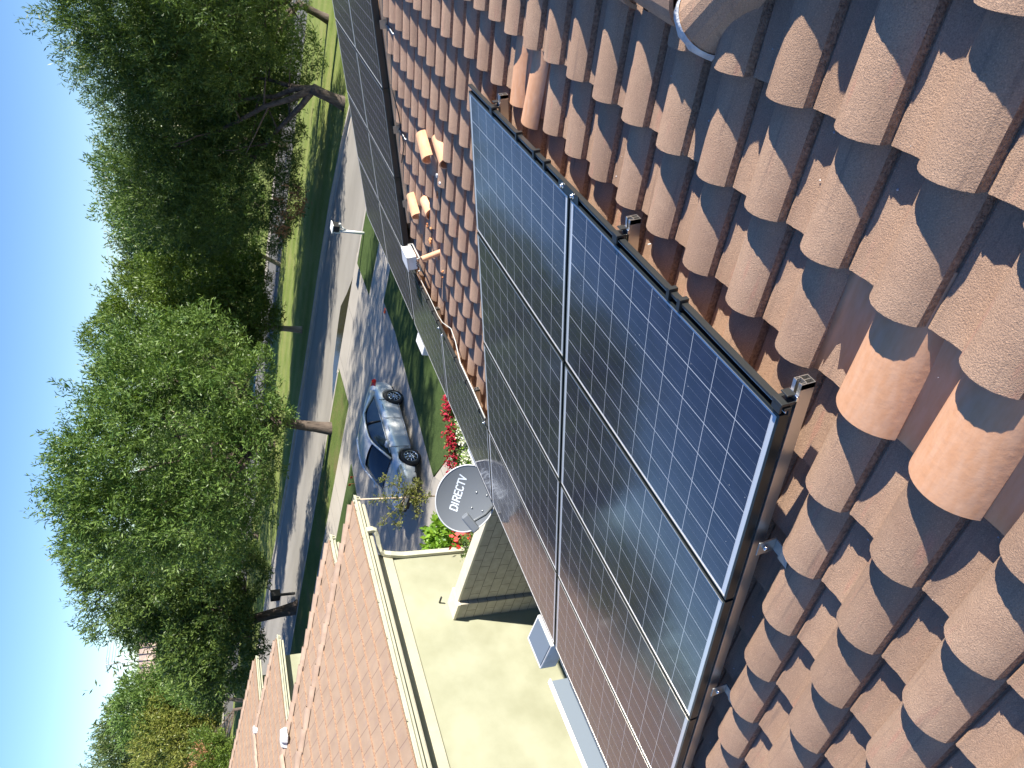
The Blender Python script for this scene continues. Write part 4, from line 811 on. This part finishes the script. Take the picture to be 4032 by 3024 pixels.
plant('flowering_shrub', 'dark shrub with coral red flowers at the end of the block wall', (-11.9, 10.0, .05), [(-11.4, 9.5, .8, .9, .5, .5), (-10.9, 9.2, .9, .8, .5, .6)], 700, .07, M['leaf_dark'], ([(-11.6, 9.75, 1.0, .8, .4, .4)], 34, .12, M['petal_coral']))
plant('ground_plant', 'dark leafy plant low behind the block wall near the panels', (-10.2, 7.6, .05), [(-10.0, 7.5, .25, .5, .3, .2)], 200, .08, M['leaf'])
# staked young tree
st = thing('young_tree', 'spindly young tree tied to a thin wooden stake in front of the car', 'tree', (-13.3, 12.9, 0.05))
b = MB(); b.tube([(0, 0, -.1), (0.02, 0.02, 2.62)], 0.016, n=6); b.build('stake', M['wood'], st)
b = MB(); b.tube([(.05, -.03, 0), (.06, -.02, .8), (.02, .0, 1.35)], [.018, .014, .010], n=6)
YB = [((0.02, 0, 1.35), (-.55, -.35, 1.95)), ((0.02, 0, 1.3), (.5, .35, 2.0)), ((.02, 0, 1.35), (-.62, -.4, 1.55)), ((0.02, 0, 1.2), (.45, .3, 1.6)), ((.03, 0, 1.1), (-.35, -.3, 1.0)), ((.02, 0, 1.25), (.35, .25, 1.0)), ((.02, 0, 1.4), (-.05, .05, 2.2)), ((.02, 0, 1.3), (.1, -.1, .75))]
for i, (p, q_) in enumerate(YB): limb(b, p, q_, .008, .003, i, 4)
b.build('trunk', M['bark_pale'], st)
foliage('crown', [(-13.3 + p[0] + (q_[0] - p[0]) * f, 12.9 + p[1] + (q_[1] - p[1]) * f, .05 + p[2] + (q_[2] - p[2]) * f, .12, .12, .12) for p, q_ in YB for f in (.3, .6, .9)], 420, .055, M['leaf_olive'], st, 4, 7, .3, (0.1, 1.0), .5)
# ------------------------------------------------------------------ mailbox, bin, flags
mbx = thing('mailbox', 'white post mailbox with dark open end beside the driveway mouth', 'mailbox', (-12.40, 27.0, 0.03))
b = MB(); b.tube([(-.02, 0, -.1), (-.02, 0, 1.12)], .062, None, 4); b.tube([(-.02, 0, .70), (.18, 0, .98)], .04, None, 4); b.box((0.08, 0, 1.02), (.42, .10, .07)); b.build('post', M['white_paint'], mbx)
b = MB(); b.box((0.13, 0, 1.17), (.24, .44, .24)); b.build('box', M['plastic'], mbx, bevel=.02)
b = MB(); b.box((0.10, 0, 1.315), (.34, .50, .035)); b.box((-.03, 0, 1.17), (.035, .46, .27)); b.build('hood', M['white_paint'], mbx, bevel=.008)
bn = thing('black_mailbox', 'black box on a short post leaning against the forked dark tree', 'mailbox', (-37.2, 28.6, 0.03))
b = MB(); b.box((0, 0, 1.15), (.5, .5, .55)); b.build('box', M['plastic'], bn, bevel=.03)
b = MB(); b.box((0, 0, .45), (.12, .12, .9)); b.build('post', M['plastic'], bn)
for i, (x, y) in enumerate([(1385, 1905), (1392, 1876)]):
    p = atz(x, y, .15); b = MB(); b.tube([(p.x, p.y, 0), (p.x, p.y, .28)], .004, n=5); b.bb((p.x, p.y - .002, .18), (p.x - .12, p.y + .002, .28)); tag(b.build('marker_flag', M['orange']), ['orange marker flag on the turf, the lower one nearer the roof', 'orange marker flag on the turf, the one nearer the car'][i], 'flag', 'orange marker flags')
p = atz(1517, 1234, .05); b = MB(); b.prism([(0, 0), (.1, .05), (.14, .16), (.05, .12), (-.05, .18), (-.04, .06)], lambda q_: (p.x + q_[0], p.y + q_[1], .045), lambda q_: (p.x + q_[0], p.y + q_[1], .075)); tag(b.build('fallen_leaf', M['orange']), 'single orange leaf lying on the sidewalk', 'leaf')
# ------------------------------------------------------------------ car
def make_car(loc, rotz, paint, label, simple=False):
    t = thing('parked_car', label, 'car', (0, 0, 0), 'cars')
    # x forward, half sections: (x, [(y, z)...]) from sill to centre top of lower body
    st_ = [(-2.26, .50, .62, .34, .80), (-2.20, .70, .74, .26, .93), (-2.0, .80, .84, .20, 1.01), (-1.55, .85, .885, .18, .99), (-1.0, .865, .90, .18, .955), (-.3, .865, .90, .18, .94), (.4, .865, .90, .18, .93), (1.0, .86, .895, .18, .915), (1.5, .845, .88, .19, .86), (1.95, .79, .82, .20, .77), (2.2, .66, .70, .24, .66), (2.30, .48, .54, .32, .56)]
    b = MB(); rings = []
    for x, w0, w1, z0, z1 in st_:
        h = z1 - z0; half = [(0, z0), (w0 * .6, z0), (w0 * .93, z0 + .02), (w0, z0 + h * .15), (w1, z0 + h * .45), (w1 * .995, z0 + h * .66), (w1 * .955, z0 + h * .85), (w1 * .86, z0 + h * .955), (w1 * .5, z1 + .012), (0, z1 + .02)]
        rings.append([(x, y, z) for y, z in half] + [(x, -y, z) for y, z in half[-2:0:-1]])
    n = len(rings[0]); b.add([v for r_ in rings for v in r_], [(i * n + k, i * n + (k + 1) % n, (i + 1) * n + (k + 1) % n, (i + 1) * n + k) for i in range(len(rings) - 1) for k in range(n)] + [tuple(range(n))[::-1], tuple((len(rings) - 1) * n + k for k in range(n))], paint, True)
    body = b.build('body', None, t, sub=2)
    # wheel arches cut out
    cut = MB()
    for x in (-1.33, 1.33): cut.tube([(x, -1.2, .33), (x, -.58, .33)], .375, n=32); cut.tube([(x, .58, .33), (x, 1.2, .33)], .375, n=32)
    co = cut.build('cutter', M['plastic']); mo = body.modifiers.new('arch', 'BOOLEAN'); mo.object = co; mo.operation = 'DIFFERENCE'; mo.solver = 'EXACT'
    dg = bpy.context.evaluated_depsgraph_get(); dg.update(); me = bpy.data.meshes.new_from_object(body.evaluated_get(dg)); body.modifiers.clear(); old = body.data; body.data = me; me.name = 'body'; bpy.data.objects.remove(co)
    # greenhouse: dark glass shell plus painted roof and pillars
    G = [(-1.72, .70, .74, .965, .985), (-1.25, .75, .60, .95, 1.26), (-.75, .78, .565, .94, 1.41), (-.1, .79, .565, .93, 1.455), (.35, .79, .555, .925, 1.42), (.80, .77, .58, .915, 1.20), (1.30, .73, .68, .88, .925)]
    def gr(off, topcut=1.0):
        rs = []
        for x, wb, wt, z0, z1 in G:
            rs.append([(x, (wb + off), z0 - .03), (x, wt + (wb - wt) * .45 + off, z0 + (z1 - z0) * .55), (x, wt + off * .8 + .015, z0 + (z1 - z0) * .88), (x, wt * .8, z1 - .01 + off), (x, 0, z1 + .018 + off)])
        return [r_ + [(x, -y, z) for x, y, z in r_[-2::-1]] for r_ in rs]
    g = gr(0); n = 9; b = MB(); b.add([v for r_ in g for v in r_], [(i * n + k, i * n + k + 1, (i + 1) * n + k + 1, (i + 1) * n + k) for i in range(len(g) - 1) for k in range(n - 1)], M['glass'], True); b.build('windows', None, t, sub=2)
    g = gr(.010); b = MB()
    top = [g[i][3:6] for i in range(2, 5)]; 
    def ribbon(pts, w_, m=paint):
        b.tube(pts, w_, m, 6)
    # roof skin
    rs = []
    for i, (x, wb, wt, z0, z1) in enumerate(G[2:5]): rs.append([(x, wt + .03, z1 - .07), (x, wt * .93, z1 - .012), (x, wt * .5, z1 + .022), (x, 0, z1 + .030), (x, -wt * .5, z1 + .022), (x, -wt * .93, z1 - .012), (x, -wt - .03, z1 - .07)])
    x, wb, wt, z0, z1 = G[2]; rs.insert(0, [(x - .30, y * .99, z - .10) for _, y, z in rs[0]]); x, wb, wt, z0, z1 = G[4]; rs.append([(x + .16, y * 1.0, z - .055) for _, y, z in rs[-1]])
    b.add([v for r_ in rs for v in r_], [(i * 7 + k, i * 7 + k + 1, (i + 1) * 7 + k + 1, (i + 1) * 7 + k) for i in range(len(rs) - 1) for k in range(6)], paint, True); b.build('roof', None, t, sub=2)
    for s_ in (-1, 1):
        b = MB(); gg = gr(.006)
        P_ = [(1.28, s_ * .725, .905), (.80, s_ * .665, 1.19), (.52, s_ * .63, 1.335), (.3, s_ * .615, 1.40), (-.1, s_ * .61, 1.425), (-.75, s_ * .61, 1.385), (-1.05, s_ * .64, 1.26), (-1.35, s_ * .70, 1.10), (-1.66, s_ * .74, .975)]
        b.tube(P_, [.03, .032, .034, .034, .034, .036, .05, .085, .11], paint, 8); b.build('pillar', None, t)
        b = MB(); b.tube([(-.28, s_ * .782, .93), (-.33, s_ * .62, 1.40)], .028, M['plastic'], 6); b.build('door_post', None, t)
        b = MB(); b.tube([(-1.45, s_ * .80, .958), (-.3, s_ * .815, .94), (1.1, s_ * .79, .915)], .016, M['lens'], 6); b.build('belt_moulding', None, t)
        b = MB(); b.tube([(-.95, s_ * .888, .25), (.95, s_ * .888, .25)], .012, M['lens'], 6); b.build('sill_moulding', None, t)
        for x in (-.82, .16): b = MB(); b.tube([(x - .09, s_ * .905, .80), (x, s_ * .925, .805), (x + .09, s_ * .905, .80)], .014, M['lens'], 6); b.build('door_handle', None, t)
        b = MB()
        for x in (-.30, .93, -1.15): b.box((x, s_ * .892, .58), (.008, .02, .56), M['plastic'])
        b.build('door_gap', None, t)
        b = MB(); b.box((.88, s_ * .95, .99), (.16, .2, .13), paint); b.build('wing_mirror', None, t, bevel=.04)
        b = MB(); b.prism([(1.62, .70), (2.10, .60), (2.17, .66), (2.06, .73), (1.70, .79)], lambda p: (p[0], s_ * (.90 - (p[0] - 1.5) * .22), p[1]), lambda p: (p[0], s_ * (.60 - (p[0] - 1.5) * .1), p[1] + .01), M['lens']); b.build('headlight', None, t, bevel=.01)
        b = MB(); b.prism([(-1.88, .84), (-2.20, .74), (-2.275, .78), (-2.22, .90), (-2.02, .94)], lambda p: (p[0], s_ * (.80 + (p[0] + 2.2) * .2), p[1]), lambda p: (p[0], s_ * .45, p[1] + .01), M['red_lamp']); b.build('tail_light', None, t, bevel=.01)
    b = MB(); b.box((2.25, 0, .56), (.08, .9, .10), M['plastic']); b.box((2.27, 0, .36), (.06, 1.0, .14), M['plastic'])
    b.box((2.12, .66, .36), (.2, .16, .12), M['plastic']); b.box((2.12, -.66, .36), (.2, .16, .12), M['plastic']); b.build('grille', None, t, bevel=.02)
    b = MB(); b.tube([(2.285, -.42, .60), (2.30, 0, .615), (2.285, .42, .60)], .018, M['bright'], 6); b.build('grille_bar', None, t)
    b = MB(); b.bb((-1.9, -.78, .22), (1.9, .78, .5)); b.build('underbody', M['plastic'], t)
    for x in (-1.33, 1.33):
        for s_ in (-1, 1):
            wh = bpy.data.objects.new('wheel', None); C.objects.link(wh); wh.parent = t; wh.location = (x, s_ * .79, .325); wh.empty_display_size = .1
            b = MB(); pr = [(-.1, .215), (-.105, .29), (-.07, .322), (.07, .322), (.105, .29), (.1, .215)]; K = 36
            vs = [(math.cos(2 * PI * k / K) * r_, y, math.sin(2 * PI * k / K) * r_) for k in range(K) for y, r_ in pr]; q_ = len(pr)
            b.add(vs, [(k * q_ + i, k * q_ + (i + 1) % q_, ((k + 1) % K) * q_ + (i + 1) % q_, ((k + 1) % K) * q_ + i) for k in range(K) for i in range(q_)], M['tyre'], True); b.build('tyre', None, wh)
            b = MB(); K = 36; b.tube([(0, s_ * .03, 0), (0, s_ * .035, 0)], .20, M['plastic'], 24)
            ringp = [(math.cos(2 * PI * k / K) * .212, s_ * .09, math.sin(2 * PI * k / K) * .212) for k in range(K + 1)]; b.tube(ringp, .012, M['bright'], 6)
            for k in range(10):
                a = 2 * PI * k / 10; ca, sa = math.cos(a), math.sin(a); b.tube([(ca * .03, s_ * .075, sa * .03), (math.cos(a + .05) * .12, s_ * .085, math.sin(a + .05) * .12), (math.cos(a + .12) * .205, s_ * .085, math.sin(a + .12) * .205)], [.017, .013, .016], M['bright'], 5)
            b.tube([(0, s_ * .06, 0), (0, s_ * .098, 0)], .045, M['bright'], 16); b.build('rim', None, wh)
    t.location = loc; t.rotation_euler = (0, 0, rotz)
    return t
make_car((-15.15, 17.15, 0.03), R(-95.7), M['car'], 'silver four door sedan parked on the concrete driveway')
make_car(tuple(atz(800, 2715, 0.0)), R(170), M['car_white'], 'white car far away, half hidden under the distant left trees')
# ------------------------------------------------------------------ distant house, pylon, wires
fh = thing('distant_house', 'tan tiled roof of a distant house showing above the left trees', 'house', tuple(atd(565, 2580, 118) - Vector((0, 0, 0))))
c = atd(600, 2580, 118); fh.location = (c.x, c.y, 0); bpy.context.view_layer.update()
ctr = Vector((c.x, c.y, 0)); d = Vector((RIGHT.x, RIGHT.y, 0)).normalized(); f_ = Vector((-c.x, -c.y, 0)).normalized()
def q3(u, v, z): return ctr + d * u + f_ * v + Vector((0, 0, z))
zt = atd(548, 2580, 118).z; ze = atd(617, 2580, 118).z
b = MB(); b.add([q3(-9, 7, ze), q3(13, 7, ze), q3(7, 0, zt), q3(-3.5, 0, zt), q3(-9, -7, ze), q3(13, -7, ze)], [(0, 1, 2, 3), (0, 3, 4), (1, 5, 2), (4, 3, 2, 5)]); inpar(b, 'roof', M['far_tile'], fh)
b = MB()
for k in range(24):
    u0 = -8.6 + k * .9; 
    for side_ in (1,):
        f0 = 1.0; tt = min(1, max(0, min((u0 + 9) / 5.5, (13 - u0) / 6))); b.tube([q3(u0, 7.0, ze + .04), q3(u0, 7 - 7 * tt, ze + (zt - ze) * tt + .04)], .13, n=5)
inpar(b, 'tile_rows', M['far_tile'], fh)
b = MB(); b.prism([(-8.2, 6.2), (12.2, 6.2), (12.2, -6.2), (-8.2, -6.2)], lambda p: q3(p[0], p[1], 0), lambda p: q3(p[0], p[1], ze + .1)); inpar(b, 'wall', M['stucco'], fh)
bt = atd(530, 2603, 330); top = atd(415, 2618, 330); py = thing('pylon', 'slender steel power pylon standing on the horizon at the left', 'pylon', (bt.x, bt.y, 0))
b = MB(); H_ = top.z; b.tube([(0, 0, 0), (0, 0, H_)], [.7, .22], None, 6)
sd = Vector((RIGHT.x, RIGHT.y, 0)).normalized()
for z in (H_ - 1, H_ - 4.5, H_ - 8): b.tube([sd * -3.2 + Vector((0, 0, z)), Vector((0, 0, z + .8)), sd * 3.2 + Vector((0, 0, z))], .16, None, 5)
b.build('mast', M['pylon'], py)
wl_ = []
for i, (y0, x1) in enumerate(((418, 352), (424, 366), (440, 372), (447, 392), (462, 400))):
    A = atd(y0, 2618 + (12 if i % 2 else -12), 330); B = atd(x1, 640, 420); b = MB(); pts = [A.lerp(B, f) - Vector((0, 0, 9 * (1 - (2 * f - 1) ** 2))) for f in [k / 24 for k in range(25)]]
    b.tube(pts, .085, None, 4); tag(b.build('power_wire', M['wire']), ['highest thin power wire across the sky', 'second highest thin power wire across the sky', 'middle thin power wire across the sky', 'second lowest thin power wire across the sky', 'lowest thin power wire across the sky, skimming the tree tops'][i], 'wire', 'power wires across the sky')
    C2 = atd(y0 + 40 + i * 6, 3300, 250); b = MB(); b.tube([A.lerp(C2, f) - Vector((0, 0, 6 * (1 - (2 * f - 1) ** 2))) for f in [k / 12 for k in range(13)]], .05, None, 4); tag(b.build('power_wire', M['wire']), ['topmost', 'second', 'third', 'fourth', 'lowest'][i] + ' of the thin wires falling left from the pylon', 'wire', 'power wires left of the pylon')
